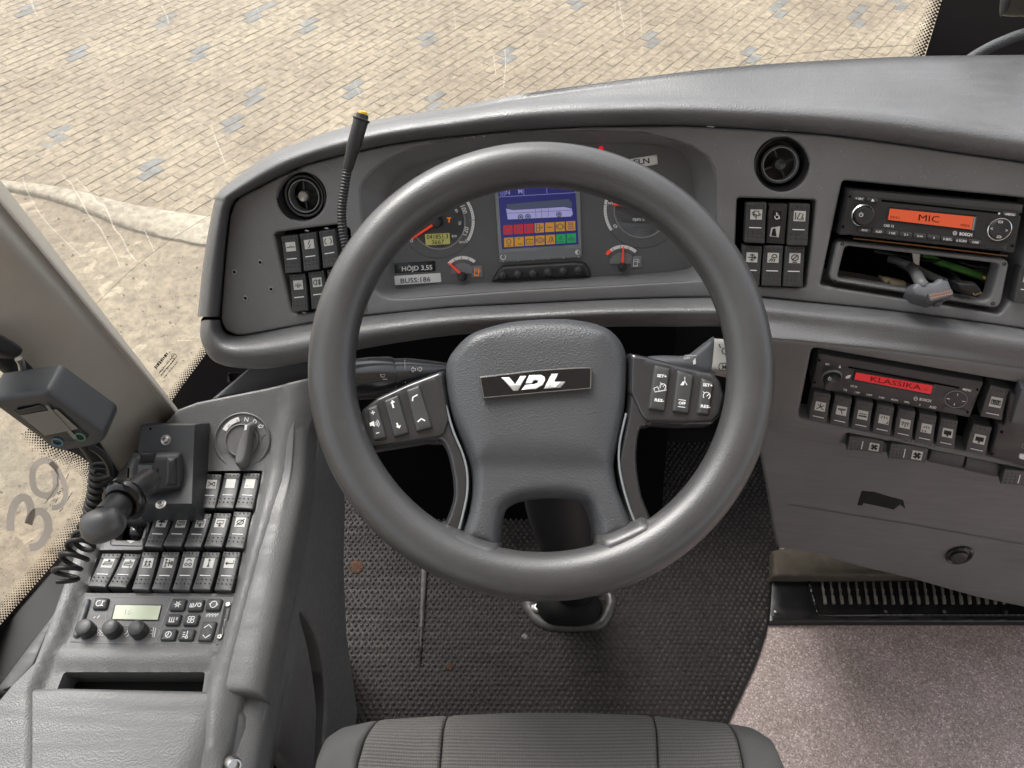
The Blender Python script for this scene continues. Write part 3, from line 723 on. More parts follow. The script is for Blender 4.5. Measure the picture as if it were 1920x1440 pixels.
# ================================================================ switch builder
GLY = {
 'contact': [[(.08, .55), (.38, .55), (.6, .4)], [(.55, .55), (.92, .55)]],
 'bolt': [[(.62, .1), (.38, .52), (.64, .5), (.40, .9)]],
 'brackets': [arc((.5, .5), .36, 120, 240, 8), arc((.5, .5), .36, -60, 60, 8)],
 'lamp': [arc((.5, .62), .12, 0, 360, 8)] + [[(.5 + .2 * math.cos(a), .62 + .2 * math.sin(a)), (.5 + .36 * math.cos(a), .62 + .36 * math.sin(a))] for a in (3.3, 3.9, 4.7, 5.5, 6.1)],
 'fog': [[(.45, .22), (.45, .78)], arc((.45, .5), .34, 90, 270, 8, .28), [(.58, .3), (.92, .3)], [(.58, .5), (.92, .5)], [(.58, .7), (.92, .7)], [(.75, .18), (.75, .82)]],
 'mirrorheat': [[(.3, .15), (.7, .15), (.75, .6), (.3, .65), (.3, .15)], [(.15, .5), (.5, .5), (.5, .9)], [(.12, .3), (.3, .3)], [(.7, .4), (.9, .5), (.7, .6)]],
 'kneel': [[(.15, .15), (.15, .85)], [(.3, .75), (.5, .2), (.8, .3), (.62, .85), (.3, .75)], [(.8, .6), (.8, .9)]],
 'arrows': [[(.5, .12), (.5, .88)], [(.12, .5), (.88, .5)], [(.3, .25), (.7, .25)], [(.3, .75), (.7, .75)], [(.65, .35), (.88, .5), (.65, .65)]],
 'work': [arc((.6, .38), .22, 160, 380, 8), [(.4, .45), (.8, .5)], [(.4, .55), (.15, .85)], [(.52, .6), (.36, .88)], [(.66, .6), (.6, .88)]],
 'noentry': [arc((.5, .45), .3, 0, 360, 12), [(.25, .7), (.75, .2)], [(.3, .9), (.7, .9)]],
 'horn': [[(.15, .25), (.85, .75)], [(.15, .75), (.85, .25)], [(.6, .3), (.85, .3), (.85, .7)]],
 'blank': [], 'faint': [[(.2, .75), (.32, .75)], [(.55, .75), (.6, .75)]],
 'flagup': [[(.15, .45), (.6, .12), (.9, .45), (.15, .45)], [(.2, .38), (.8, .38)], [(.3, .3), (.7, .3)], [(.5, .4), (.5, .9)], [(.36, .7), (.5, .9), (.64, .7)]],
 'busside': [[(.12, .65), (.2, .3), (.88, .3), (.86, .65), (.12, .65)], [(.3, .45), (.8, .45)], [(.2, .8), (.6, .8)]],
 'screen': [[(.2, .6), (.2, .25), (.85, .25), (.8, .6), (.2, .6)], [(.5, .45), (.5, .9)], [(.38, .75), (.5, .9), (.62, .75)]],
 'noloop': [arc((.5, .5), .32, 0, 360, 12, .24), [(.15, .85), (.85, .15)]],
 'buslift': [[(.1, .7), (.2, .35), (.9, .35), (.88, .7), (.1, .7)], [(.2, .52), (.85, .52)], [(.55, .1), (.55, .35)], [(.45, .2), (.55, .1), (.65, .2)]],
 'buslower': [[(.1, .7), (.2, .35), (.9, .35), (.88, .7), (.1, .7)], [(.2, .52), (.85, .52)], [(.6, .1), (.6, .35)], [(.7, .8), (.8, .95)]],
 'walkers': [[(.35, .15), (.35, .2)], [(.32, .25), (.3, .55), (.15, .9)], [(.3, .55), (.42, .9)], [(.15, .45), (.3, .3), (.45, .42)], [(.68, .25), (.66, .55), (.55, .9)], [(.66, .55), (.8, .88)], [(.52, .45), (.68, .3), (.85, .45)]],
 'axle': [[(.25, .15), (.25, .85)], [(.12, .15), (.38, .15)], [(.12, .85), (.38, .85)], [(.25, .5), (.75, .5)], [(.6, .2), (.6, .8)], [(.8, .35), (.8, .7), (.92, .7), (.92, .35), (.8, .35)]],
 'wheels': [arc((.28, .68), .14, 0, 360, 10), arc((.7, .68), .14, 0, 360, 10), arc((.5, .42), .24, 190, 350, 8)],
 'updown': [[(.5, .1), (.5, .9)], [(.4, .24), (.5, .1), (.6, .24)], [(.4, .76), (.5, .9), (.6, .76)]],
 'return': [[(.9, .25), (.9, .55), (.12, .55)], [(.32, .4), (.12, .55), (.32, .7)]],
 'wheelchair': [arc((.5, .65), .24, -40, 210, 8), [(.42, .15), (.44, .5), (.68, .5), (.8, .85)], [(.44, .34), (.62, .34)]],
 'person_x': [[(.5, .1), (.5, .3)], [(.2, .25), (.85, .8)], [(.15, .8), (.5, .55), (.85, .3)], [(.5, .3), (.5, .6)]],
 'wiper': [[(.1, .3), (.9, .25)], [(.15, .42), (.85, .38)], [(.45, .42), (.62, .85)]],
 'lightbar': [[(.15, .35), (.85, .35)]] + [[(.18 + .16 * k, .5), (.12 + .16 * k, .68), (.24 + .16 * k, .68), (.18 + .16 * k, .5)] for k in range(5)],
 'lightseat': [[(.5, .1), (.5, .4)], [(.3, .15), (.2, .4)], [(.7, .15), (.8, .4)], [(.7, .85), (.9, .85), (.9, .6)]],
 'lightrays': [[(.5, .3), (.5, .85)], [(.38, .3), (.2, .7)], [(.62, .3), (.8, .7)], [(.3, .25), (.1, .45)], [(.7, .25), (.9, .45)]],
 'lightlow': [[(.5, .2), (.5, .5)], [(.35, .25), (.2, .5)], [(.65, .25), (.8, .5)], [(.15, .7), (.15, .88), (.25, .88)], [(.4, .88), (.4, .7), (.5, .88)]],
 'tv': [[(.14, .28), (.86, .28)], [(.14, .38), (.86, .38)], [(.14, .48), (.86, .48)], [(.14, .58), (.86, .58)], [(.14, .66), (.86, .66)], [(.5, .66), (.5, .9)], [(.4, .8), (.6, .8)]],
 'fan': [[(.5, .5), (.6, .16), (.85, .3), (.5, .5)], [(.5, .5), (.84, .6), (.7, .85), (.5, .5)], [(.5, .5), (.4, .84), (.15, .7), (.5, .5)], [(.5, .5), (.16, .4), (.3, .15), (.5, .5)]],
 'defrost': [[(.12, .3), (.88, .3), (.88, .7), (.12, .7), (.12, .3)], arc((.36, .5), .12, 0, 360, 8), arc((.64, .5), .12, 0, 360, 8), [(.2, .3), (.36, .5)], [(.8, .3), (.64, .5)]],
}
WIDE = {'fan': .13, 'tv': .10}
def switch(parent, TL, TR, BL, BR, surf, gl, label, style='tall', name='rocker_switch', hgt=.007):
    if BR is None: BR = (TR[0] + BL[0] - TL[0], TR[1] + BL[1] - TL[1])
    q = quad(TL, TR, BR, BL); hm = hgt
    def hp(b): return hgt + .0045 * (b - .35) + .006 * (b - .5) ** 2
    def X(a, b, dh=0.):
        p = q(a, b); n = surf.n(p[..., 0], p[..., 1]); h = hp(np.asarray(b, float)) + dh
        return surf.P(p[..., 0], p[..., 1], hm) + n * (h - hm)[..., None]
    A = [0, .03, .09, .5, .91, .97, 1]; B = [0, .015, .05, .12, .2, .3, .4, .5, .6, .7, .8, .9, .955, .985, 1]
    aa, bb = np.meshgrid(A, B); dh = np.zeros_like(aa); e = np.minimum(np.minimum(aa, 1 - aa) / .09, np.minimum(bb, 1 - bb) / .05); e = np.clip(e, 0, 1)
    dh = -.0018 * (1 - np.sqrt(1 - (1 - e) ** 2)); cz = (np.minimum(aa, 1 - aa) < .02) & (np.minimum(bb, 1 - bb) < .01)
    a2 = np.where(cz, np.where(aa < .5, .035, .965), aa); b2 = np.where(cz, np.where(bb < .5, .016, .984), bb)
    V = X(a2, b2, dh).reshape(-1, 3); nb, na = aa.shape; Fc = []
    for j in range(nb - 1):
        for i in range(na - 1): Fc.append((j * na + i, (j + 1) * na + i, (j + 1) * na + i + 1, j * na + i + 1))
    ring = [i for i in range(na)] + [j * na + na - 1 for j in range(1, nb)] + [(nb - 1) * na + i for i in range(na - 2, -1, -1)] + [j * na for j in range(nb - 2, 0, -1)]
    n0 = surf.n(*q(.5, .5)); low = {r: len(V) + k for k, r in enumerate(ring)}; V = np.concatenate([V, V[ring] - n0 * (hgt + .008)])
    for k, r in enumerate(ring): s = ring[(k + 1) % len(ring)]; Fc.append((s, low[s], low[r], r)[::-1])
    mb = MB().add(V, Fc)
    # grip dots
    if style == 'tall': dl = [(a, b) for b in (.72, .83) for a in (.14, .38, .62, .86)] + [(a, .06) for a in (.16, .39, .61, .84)] + [(.11, .155), (.89, .155)]
    elif style == 'up': dl = [(a, b) for b in (.10,) for a in (.16, .39, .61, .84)] + [(.11, .24), (.89, .24)]
    else: dl = [(a, b) for b in (.70, .80, .90) for a in (.16, .38, .62, .84)]
    du = .05; dv = .022
    for a, b in dl:
        P = np.array([X(a - du, b), X(a, b - dv), X(a + du, b), X(a, b + dv), X(a, b, .0018)]); mb.add(P, [(0, 1, 4), (1, 2, 4), (2, 3, 4), (3, 0, 4)]); mb.add(P, [(1, 0, 4), (2, 1, 4), (3, 2, 4), (0, 3, 4)][:0])
    body = mb.build(name, 'switch_black', parent, label=label, ang=35)
    ib = {'tall': (.17, .42), 'up': (.32, .64), 'side': (.13, .40)}[style]; ia = (.23, .80) if style != 'side' else (.22, .82)
    lb = {'tall': .62, 'up': .84, 'side': .60}[style]
    if gl is not None:
        rp = np.array(rpoly([(ia[0], ib[0]), (ia[1], ib[0]), (ia[1], ib[1]), (ia[0], ib[1])], .05, 3)); V = X(rp[:, 0], rp[:, 1], .0004)
        ip = mk('icon_plate', V, [tuple(range(len(V)))[::-1]], 'icon_plate', body, smooth=False)
        gm = MB(); wd = WIDE.get(gl, .085)
        for L in GLY[gl]:
            P = np.array(L, float); T = np.gradient(P, axis=0); T /= np.linalg.norm(T, axis=1, keepdims=True) + 1e-9; N = np.stack([-T[:, 1], T[:, 0]], 1) * wd / 2
            f = lambda p: X(ia[0] + (ia[1] - ia[0]) * np.clip(p[:, 0], .03, .97), ib[0] + (ib[1] - ib[0]) * np.clip(p[:, 1], .03, .97), .0008)
            if style == 'side':
                f = lambda p: X(ia[0] + (ia[1] - ia[0]) * p[:, 1], ib[0] + (ib[1] - ib[0]) * (1 - p[:, 0]), .0008)
            VV = np.empty((2 * len(P), 3)); VV[0::2] = f(P + N); VV[1::2] = f(P - N)
            gm.add(VV, [(2 * k, 2 * k + 1, 2 * k + 3, 2 * k + 2) for k in range(len(P) - 1)])
            if gl == 'fan': gm.add(f(P[:3]), [(0, 1, 2), (2, 1, 0)])
        gm.build('symbol', 'icon_ink', body, smooth=False)
    if lb:
        V = X(np.array([.2, .8, .8, .2]), np.array([lb - .011, lb - .011, lb + .011, lb + .011]), .0006); mk('mark_line', V, [(3, 2, 1, 0)], 'print_white', body, smooth=False)
    return body
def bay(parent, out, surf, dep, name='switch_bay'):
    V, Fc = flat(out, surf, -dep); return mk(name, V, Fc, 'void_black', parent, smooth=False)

# ================================================================ dashboard
dash = thing('dashboard', 'dark grey wrap-around dashboard with padded top edge behind the steering wheel', 'dashboard', (0, .95, .5))
FT = [(413, 592), (421, 490), (430, 405), (438, 382), (449, 370), (519, 334), (574, 309), (647, 290), (740, 270), (840, 257), (973, 245), (1107, 238), (1280, 236), (1413, 243), (1547, 253), (1680, 270), (1813, 290), (1920, 305), (2050, 330), (2260, 385)]
FB = [(2260, 700), (2050, 640), (1920, 617), (1780, 597), (1647, 580), (1547, 570), (1433, 558), (1280, 558), (1140, 562), (973, 570), (840, 577), (690, 592), (587, 605), (519, 618), (460, 629), (441, 629), (424, 621), (415, 606)]
CLO = [(677, 390), (675, 357), (680, 342), (692, 326), (723, 301), (773, 278), (873, 257), (973, 248), (1107, 245), (1207, 248), (1257, 261), (1298, 275), (1326, 294), (1339, 318), (1342, 340), (1343, 420), (1341, 500), (1335, 515), (1318, 525), (1273, 528), (1129, 536), (973, 544), (760, 560), (735, 560), (715, 556), (700, 540), (690, 480)]
LBAY = [(513, 441), (518, 436), (560, 430), (640, 420), (655, 430), (675, 570), (668, 580), (553, 589), (548, 585)]
RBAY = rpoly([(1382, 371), (1531, 375), (1511, 541), (1376, 536)], 7)
R1BAY = rpoly([(1580, 338), (1962, 375), (1900, 560), (1876, 590), (1538, 536)], 7)
VL = circ((564.7, 369), 46, 32); VR = circ((1466, 308), 51, 32)
fh = [CLO, LBAY, RBAY, R1BAY, VL, VR]
pf('fascia', FT + FB, FA, 'fascia', dash, H=.0035, w=5, skirt=.05, holes=fh, hdepth=.064, grid=46, step=9)
V, Fc = flat([(400, 600), (408, 500), (425, 395), (450, 350), (520, 310), (640, 262), (840, 230), (973, 215), (1280, 200), (1547, 210), (1900, 260), (2080, 300), (2080, 640), (1900, 640), (1430, 575), (1280, 575), (973, 590), (690, 612), (460, 650)], FA, -.068); mk('light_leak_backing', V, Fc, 'void_black', dash, smooth=False)  # unseen dark sheet added to stop daylight leaking through the fascia gaps
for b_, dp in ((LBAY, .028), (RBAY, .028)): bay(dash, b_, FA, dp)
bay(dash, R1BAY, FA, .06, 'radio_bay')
# padded top edge
STN = [((413, 594), (373, 594), None), ((421, 490), (384, 490), None), ((430, 405), (399, 402), None), ((438, 382), (405, 378), None), ((449, 370), (414, 361), None), ((519, 334), (498, 302), None), ((574, 309), (562, 275), None), ((647, 290), (641, 249), None), ((740, 270), (738, 228), None), ((840, 257), (838, 213), None), ((973, 245), (970, 191), (969, 188)), ((1107, 238), (1105, 182), (1104, 169)), ((1280, 236), (1280, 178), (1280, 147)), ((1413, 243), (1413, 183), (1413, 135)), ((1547, 253), (1547, 189), (1565, 126)), ((1680, 270), (1680, 201), (1713, 120)), ((1813, 290), (1813, 218), (1850, 119)), ((1920, 305), (1920, 234), (1960, 119)), ((2050, 330), (2050, 258), (2100, 122)), ((2260, 385), (2260, 315), (2320, 150))]
def FAd(p): return 1 / float(FA.i(p[0], p[1]))
rows = []
for inn, out, far in STN:
    inn, out = np.array(inn, float), np.array(out, float); d0 = FAd(inn)
    mix = lambda t: inn + (out - inn) * t
    pts = [U(*(inn + (inn - out) * .14), d0 + .035), U(*mix(.05), d0 - .006), U(*mix(.22), d0 - .022), U(*mix(.5), d0 - .030), U(*mix(.78), d0 - .026)]
    dc = d0 - .012; pts.append(U(*out, dc))
    z = pts[-1][2]
    if far is None:
        o2 = out + (out - inn) * .04; e = U(*o2, dc + .03); pts += [e, e + [0, .03, -.02], e + [0, .05, -.14]]
    else:
        r = ray(*far); dd = (z + .004 - CAMZ) / r[2]; dd = max(dd, dc + .012); e = CAM + r * dd; pts += [e, e + [0, .012, -.012], e + [0, .02, -.16]]
    rows.append(pts)
g1 = np.array([[np.array(p) for p in r] for r in rows]); cols = [cr(g1[:, k], 5) for k in range(g1.shape[1])]
g2 = np.stack([np.array(c) for c in cols], 1); rows = [cr(r, 4) for r in g2]
V, Fc = loft(rows); mk('padded_top', V, Fc, 'pad', dash, ang=70)
# lower padded roll, running on into the centre console on the right
RST = [((413, 600), (377, 600)), ((415, 612), (375, 627)), ((421, 622), (383, 653)), ((433, 629), (402, 677)), ((460, 629), (441, 689)), ((519, 618), (503, 691)), ((587, 605), (579, 678)), ((690, 592), (690, 652)), ((840, 577), (842, 629)), ((973, 570), (975, 620)), ((1140, 562), (1150, 612)), ((1280, 558), (1290, 612)), ((1400, 558), (1412, 610))]
rows = []
for inn, out in RST:
    inn, out = np.array(inn, float), np.array(out, float); d0 = FAd(inn); mix = lambda t: inn + (out - inn) * t
    e = U(*mix(1.0), d0 + .0)
    rows.append([U(*mix(-.08), d0 + .02), U(*mix(.02), d0 - .004), U(*mix(.2), d0 - .022), U(*mix(.5), d0 - .032), U(*mix(.82), d0 - .022), e, e + [0, .03, -.004], e + [0, .12, .01]])
g1 = np.array(rows); cols = [cr(g1[:, k], 5) for k in range(g1.shape[1])]; g2 = np.stack([np.array(c) for c in cols], 1)
V, Fc = loft([cr(r, 4) for r in g2]); mk('padded_roll', V, Fc, 'pad', dash, ang=70)
rows = []
for x, y in [(1398, 558), (1433, 558), (1547, 570), (1647, 580), (1780, 597), (1920, 617), (2050, 640), (2250, 697)]:
    d0 = FAd((x, y)); dr = 1 / float(RC.i(x, y + 74)); rows.append([U(x, y - 4, d0 + .02), U(x, y + 1, d0 - .004), U(x, y + 10, d0 - .018), U(x, y + 24, d0 - .026), U(x, y + 42, d0 - .024), U(x, y + 58, (dr + d0 - .02) / 2 - .002), U(x, y + 74, dr - .003), U(x, y + 78, dr + .01)])
g1 = np.array(rows); cols = [cr(g1[:, k], 5) for k in range(g1.shape[1])]; g2 = np.stack([np.array(c) for c in cols], 1)
V, Fc = loft([cr(r, 4) for r in g2]); mk('padded_roll', V, Fc, 'pad', dash, ang=70)
# air vents
def vent(c, r_out, r_ring, r_in, r_knob, knob_mat, nm, rot, off=(0, 0)):
    V, Fc = disc_lathe(FA, c, [(r_out + .6, -.001), (r_out + .8, .0022), (r_out - 1, .0026), (r_out - 2.5, -.001), (r_out * .86, -.016), (r_out * .80, -.040), (1, -.042)], 40, cap=False)
    v = mk('air_vent', V, Fc, 'black_plastic', dash, label=nm, ang=50)
    c2 = (c[0] + off[0], c[1] + off[1])
    V, Fc = disc_lathe(FA, c2, [(r_ring, -.026), (r_ring, -.010), (r_ring - 2, -.008), (r_ring - 5, -.009), (r_ring - 6.5, -.026)], 36, cap=False); mk('vent_ring', V, Fc, 'switch_black', v)
    V, Fc = disc_lathe(FA, c2, [(r_in, -.024), (r_in, -.008), (r_in - 1.8, -.008), (r_in - 1.8, -.024)], 36, cap=False); mk('vent_ring', V, Fc, 'bezel_grey', v)
    for k in range(4):
        a = R(rot + 90 * k); dv = np.array([math.cos(a), math.sin(a)]); nn = np.array([-dv[1], dv[0]]); P0 = np.array(c2) + dv * r_knob * .8; P1 = np.array(c2) + dv * (r_in - 1)
        V, Fc = puff([P0 + nn * 1.5, P1 + nn * 1.5, P1 - nn * 1.5, P0 - nn * 1.5], FA.up(-.022), H=.012, w=.8, skirt=.004, grid=20, step=30); mk('vent_vane', V, Fc, 'connector_grey', v)
    V, Fc = disc_lathe(FA, c2, [(r_knob, -.022), (r_knob, -.008), (r_knob * .85, -.0055), (r_knob * .5, -.007), (.3, -.0085)], 24, cap=False); mk('vent_knob', V, Fc, knob_mat, v)
vent((564.7, 369), 46, 38, 29, 10.5, 'steel', 'round air vent with shiny grey hub', 82, (0, 0))
vent((1466, 308), 51, 38, 33, 12, 'black_plastic', 'round air vent with dark hub', 70, (-1, 1))
# switches left
for TL, TR, BL, BR, g_, t in [((525.8, 444), (557.8, 440.6), (537, 512), (567.5, 509.4), 'contact', 'rocker switch with a contact breaker symbol'), ((560.5, 439.4), (592.5, 435.8), (571.7, 508), (602, 504), 'bolt', 'rocker switch with a lightning symbol'),
        ((596.7, 434), (627, 430), (607.8, 502.5), (638, 497), 'brackets', 'rocker switch with a bracketed circle symbol'), ((541, 515), (571.7, 512.8), (550, 584.4), (580.5, 581), 'lamp', 'rocker switch with a shining lamp symbol'),
        ((576.7, 510.8), (607, 507), (586, 579), (616, 575.5), 'fog', 'rocker switch with a rear fog lamp symbol'), ((612, 506), (643, 502), (621, 574), (651, 570), 'blank', 'rocker switch half hidden by the wheel rim')]:
    switch(dash, TL, TR, BL, BR, FA, g_, t)
# switches right
for TL, TR, BL, BR, g_, t in [((1399, 380), (1438, 380), (1395, 454), (1433, 456), 'mirrorheat', 'rocker switch with a heated mirror symbol'), ((1481, 381.5), (1520, 383), (1475, 459), (1513, 460), 'kneel', 'rocker switch with a kneeling bus symbol'),
        ((1392, 460), (1430, 461.7), (1388, 533), (1423, 534.6), 'arrows', 'rocker switch with a crossed arrows symbol'), ((1431.5, 461), (1469.4, 461.7), (1427, 534.6), (1463.5, 536), 'work', 'rocker switch with a work lamp symbol'), ((1473, 461.7), (1510, 462), (1466.5, 536), (1504, 537), 'noentry', 'rocker switch with a crossed ring symbol')]:
    switch(dash, TL, TR, BL, BR, FA, g_, t)
bp_ = pf('blank_plate', rpoly([(1440, 381), (1478, 382), (1472, 459), (1436, 457)], 2), FA, 'black_plastic', dash, H=.004, w=2, skirt=.015, label='blanking plate with wheelchair sticker')
def icon_at(parent, surf, TL, TR, BR, BL, gl, pm, im, h, wd=.09, name='symbol', plate='icon_plate'):
    q = quad(TL, TR, BR, BL)
    if pm: V, Fc = flat(rpoly([TL, TR, BR, BL], 1.2, 2), surf, h); mk(plate, V, Fc, pm, parent, smooth=False)
    mb = MB(); s = np.linalg.norm(np.array(TR) - np.array(TL))
    for L in GLY[gl]:
        P = q(np.array(L)[:, 0], np.array(L)[:, 1]); V, Fc = stroke(P, s * wd, surf, h + .0004); mb.add(V, Fc)
    return mb.build(name, im, parent, smooth=False)
icon_at(bp_, FA, (1449, 395), (1466, 395.5), (1465, 413), (1448, 412.5), 'wheelchair', 'gloss_black', 'print_white', .0045)
V, Fc = flat([(1446, 427), (1463, 424), (1460, 445), (1443, 443)], FA, .0045); mk('sticker', V, Fc, 'icon_plate', bp_, smooth=False)
V, Fc = flat([(1446, 442), (1449, 429), (1454, 428), (1456, 443)], FA, .0048); mk('symbol', V, Fc, 'icon_ink', bp_, smooth=False)
switch(dash, (1915, 500), (1955, 504), (1898, 566), (1938, 570), FA, 'blank', 'rocker switch at the right edge beside the open slot')
# screw holes on the left
sh = MB()
for x, y in [(439.5, 510), (488, 492), (508.5, 542), (460.5, 559)]:
    V, Fc = disc_lathe(FA.up(.0035), (x, y), [(5.2, -.0001), (4.6, .0011), (3.2, .0012), (2.6, -.0005)], 9, cap=False); mk('screw_hole_burr', V, Fc, 'print_grey', dash)
    V, Fc = flat(circ((x, y), 2.8, 10), FA, .0039); mk('screw_hole', V, Fc, 'void_black', dash, smooth=False)
# shelf under the roll at the far left
SHF = lin(1 / 1.045, (500, 710), 0, -.0001)
shf = pf('dash_shelf', [(392, 752), (428, 722), (466, 690), (540, 670), (600, 660), (606, 712), (500, 733), (444, 742)], SHF, 'connector_grey', dash, H=.006, w=6, skirt=.05, grid=24)
V, Fc = puff(rpoly([(425, 699), (433, 698), (433, 716), (424, 718)], 2), lin(1 / 1.06, (430, 700)), H=.01, w=2, skirt=.02); mk('shelf_bracket', V, Fc, 'seal', dash)
# chipped flecks where the fascia has worn
ch = MB()
for x, y, w_ in [(1332, 237.5, 18), (1472, 244, 8), (575, 432.5, 9), (612, 428, 9), (570, 586.5, 9), (872, 258.5, 5), (888, 257, 5), (907, 255.5, 6)]:
    V, Fc = flat([(x - w_ / 2, y), (x - w_ * .2, y - 1.6), (x + w_ / 2, y - .4), (x + w_ * .3, y + 1.6)], FA, .005); ch.add(V, Fc)
ch.build('worn_edge', 'dust', dash, smooth=False)

# ================================================================ instrument cluster
clu = thing('instrument_cluster', 'instrument cluster with two dials and a small colour screen behind the wheel rim', 'instrument cluster', FA.pt((1010, 400), -.03))
DI = FA.up(-.030)
CLI = [(728, 390), (727, 373), (731, 356), (740, 338), (758, 322), (800, 305), (880, 287), (973, 274), (1107, 269), (1200, 270), (1245, 275), (1275, 285), (1290, 305), (1298, 330), (1301, 364), (1302, 420), (1300, 490), (1296, 500), (1278, 507), (1230, 512), (1129, 518.5), (1000, 525), (826, 534), (770, 540), (752, 541), (741, 536), (737, 480)]
def resample(P, n):
    P = np.array(P + [P[0]], float); L = np.concatenate([[0], np.cumsum(np.hypot(*np.diff(P, axis=0).T))]); return P
rows = []
o_ = np.array(cr(CLO, 4, True)); i_ = np.array(cr(CLI, 4, True))
A_ = FA.P(o_[:, 0], o_[:, 1], .002); B_ = DI.P(i_[:, 0], i_[:, 1], 0)
for t, lift in ((-.03, .0), (0, .0), (.04, .0016), (.12, .0005), (.4, 0), (.7, 0), (1, 0), (1.0, -.004)):
    q = A_ + (B_ - A_) * max(t, 0) + FA.n(o_[:, 0], o_[:, 1]) * (lift if t >= 0 else -.012); rows.append(q)
V, Fc = loft(rows, close_v=True); mk('hood_surround', V, Fc, 'fascia', clu, ang=60)
V, Fc = flat([tuple(p) for p in i_], DI, -.0005); mk('dial_plate', V, Fc, 'dial_face', clu, smooth=False)
def dial(parent, c, r_in, r_out, a0, a1, nmaj, nmin, red=None):
    V, Fc = disc_lathe(DI, c, [(r_in, .0004), (r_in - 1.2, .0014), (r_in - 2.4, .0004)], 48, cap=False); mk('dial_ring', V, Fc, 'print_grey', parent)
    V, Fc = flat(circ(c, r_in - 2, 40), DI, .0003); mk('dial_disc', V, Fc, 'dial_disc', parent, smooth=False)
    mb = MB(); V, Fc = stroke(arc(c, r_out - 2.6, a0, a1, 40), 5.4, DI, .0005); mb.add(V, Fc)
    mb.build('dial_scale', 'print_white', parent, smooth=False); mb = MB()
    for k in range(nmaj * nmin + 1):
        a = R(a0 + (a1 - a0) * k / (nmaj * nmin)); d_ = np.array([math.cos(a), math.sin(a)]); maj = k % nmin == 0
        V, Fc = stroke([np.array(c) + d_ * (r_out - (8 if maj else 4.2)), np.array(c) + d_ * (r_out - (0 if maj else 2))], 1.6 if maj else .9, DI, .0009); mb.add(V, Fc)
    mb.build('dial_tick', ['print_grey'], parent, smooth=False)
sp_c = (821, 415); spd = pf('speedometer', circ(sp_c, 69, 40), DI, 'dial_face', clu, H=.0003, w=1, skirt=.001, grid=60)
dial(spd, sp_c, 52, 69, 147, 393 - 360 + 360, 7, 10)
lt = MB()
def T(mb, *a, **k): V, Fc = text(*a, **k); mb.add(V, Fc)
D_ = lambda ang: (math.cos(R(ang)), math.sin(R(ang)))
T(lt, '100', (870, 393), 8.5, DI, .001, D_(72)); T(lt, '120', (873, 433), 8.5, DI, .001, D_(-72)); T(lt, '0', (771, 450), 9, DI, .001, D_(-20))
T(lt, 'km/h', (869, 453), 5.5, DI, .001, D_(-3)); T(lt, 'km', (852, 442), 5.5, DI, .001, D_(-3)); T(lt, '80', (856, 395), 5, DI, .001, D_(60), bold=0); T(lt, '70', (862, 418), 5, DI, .001, D_(90), bold=0)
lt.build('lettering', 'print_white', spd, smooth=False)
t_ = MB(); T(t_, 'T', (842, 412.5), 9, DI, .001, D_(-2), bold=.03); t_.build('warning_letter', 'orange', spd, smooth=False)
V, Fc = flat([(796.5, 439), (843, 437), (844, 457.5), (798.5, 460)], DI, .0006); od = mk('odometer', V, Fc, 'lcd_olive', clu, smooth=False)
t_ = MB(); T(t_, '041851.3', (820, 443.5), 8.5, DI, .001, D_(-2.2), width=40, bold=0); t_.build('digits', 'lcd_ink', od, smooth=False); t_ = MB(); T(t_, '3667', (821, 453.5), 8, DI, .001, D_(-2.2), width=23, bold=0); t_.build('digits', 'lcd_ink', od, smooth=False)
def needle(parent, a, b, w, hub_r, hub):
    V, Fc = disc_lathe(DI, hub, [(hub_r, .001), (hub_r, .006), (hub_r * .75, .0085), (.3, .009)], 20, cap=False); mk('needle_hub', V, Fc, 'black_plastic', parent)
    a, b = np.array(a, float), np.array(b, float); d_ = (b - a) / np.linalg.norm(b - a); n_ = np.array([-d_[1], d_[0]])
    V, Fc = puff([a + n_ * w / 2, b + n_ * w * .3, b - n_ * w * .3, a - n_ * w / 2], DI.up(.003), H=.0018, w=1.2, skirt=.001, grid=30, step=8); mk('needle', V, Fc, 'needle_red', parent)
needle(spd, (812, 421), (772, 448), 5, 10, sp_c)
rp_c = (1204, 393); rev = pf('rev_counter', circ(rp_c, 72, 40), DI, 'dial_face', clu, H=.0003, w=1, skirt=.001, grid=60)
dial(rev, rp_c, 54, 72, 146, 394, 6, 10)
lt = MB(); T(lt, '0', (1153.5, 424), 8.5, DI, .001, D_(-60)); T(lt, '5', (1144.5, 381), 8.5, DI, .001, D_(-85)); T(lt, 'rpm x 100', (1206, 410.5), 6.5, DI, .001, D_(0), bold=.025)
T(lt, '20', (1252, 345), 8, DI, .001, D_(40))
lt.build('lettering', 'print_white', rev, smooth=False)
needle(rev, (1192, 386), (1149, 383), 6, 10, rp_c)
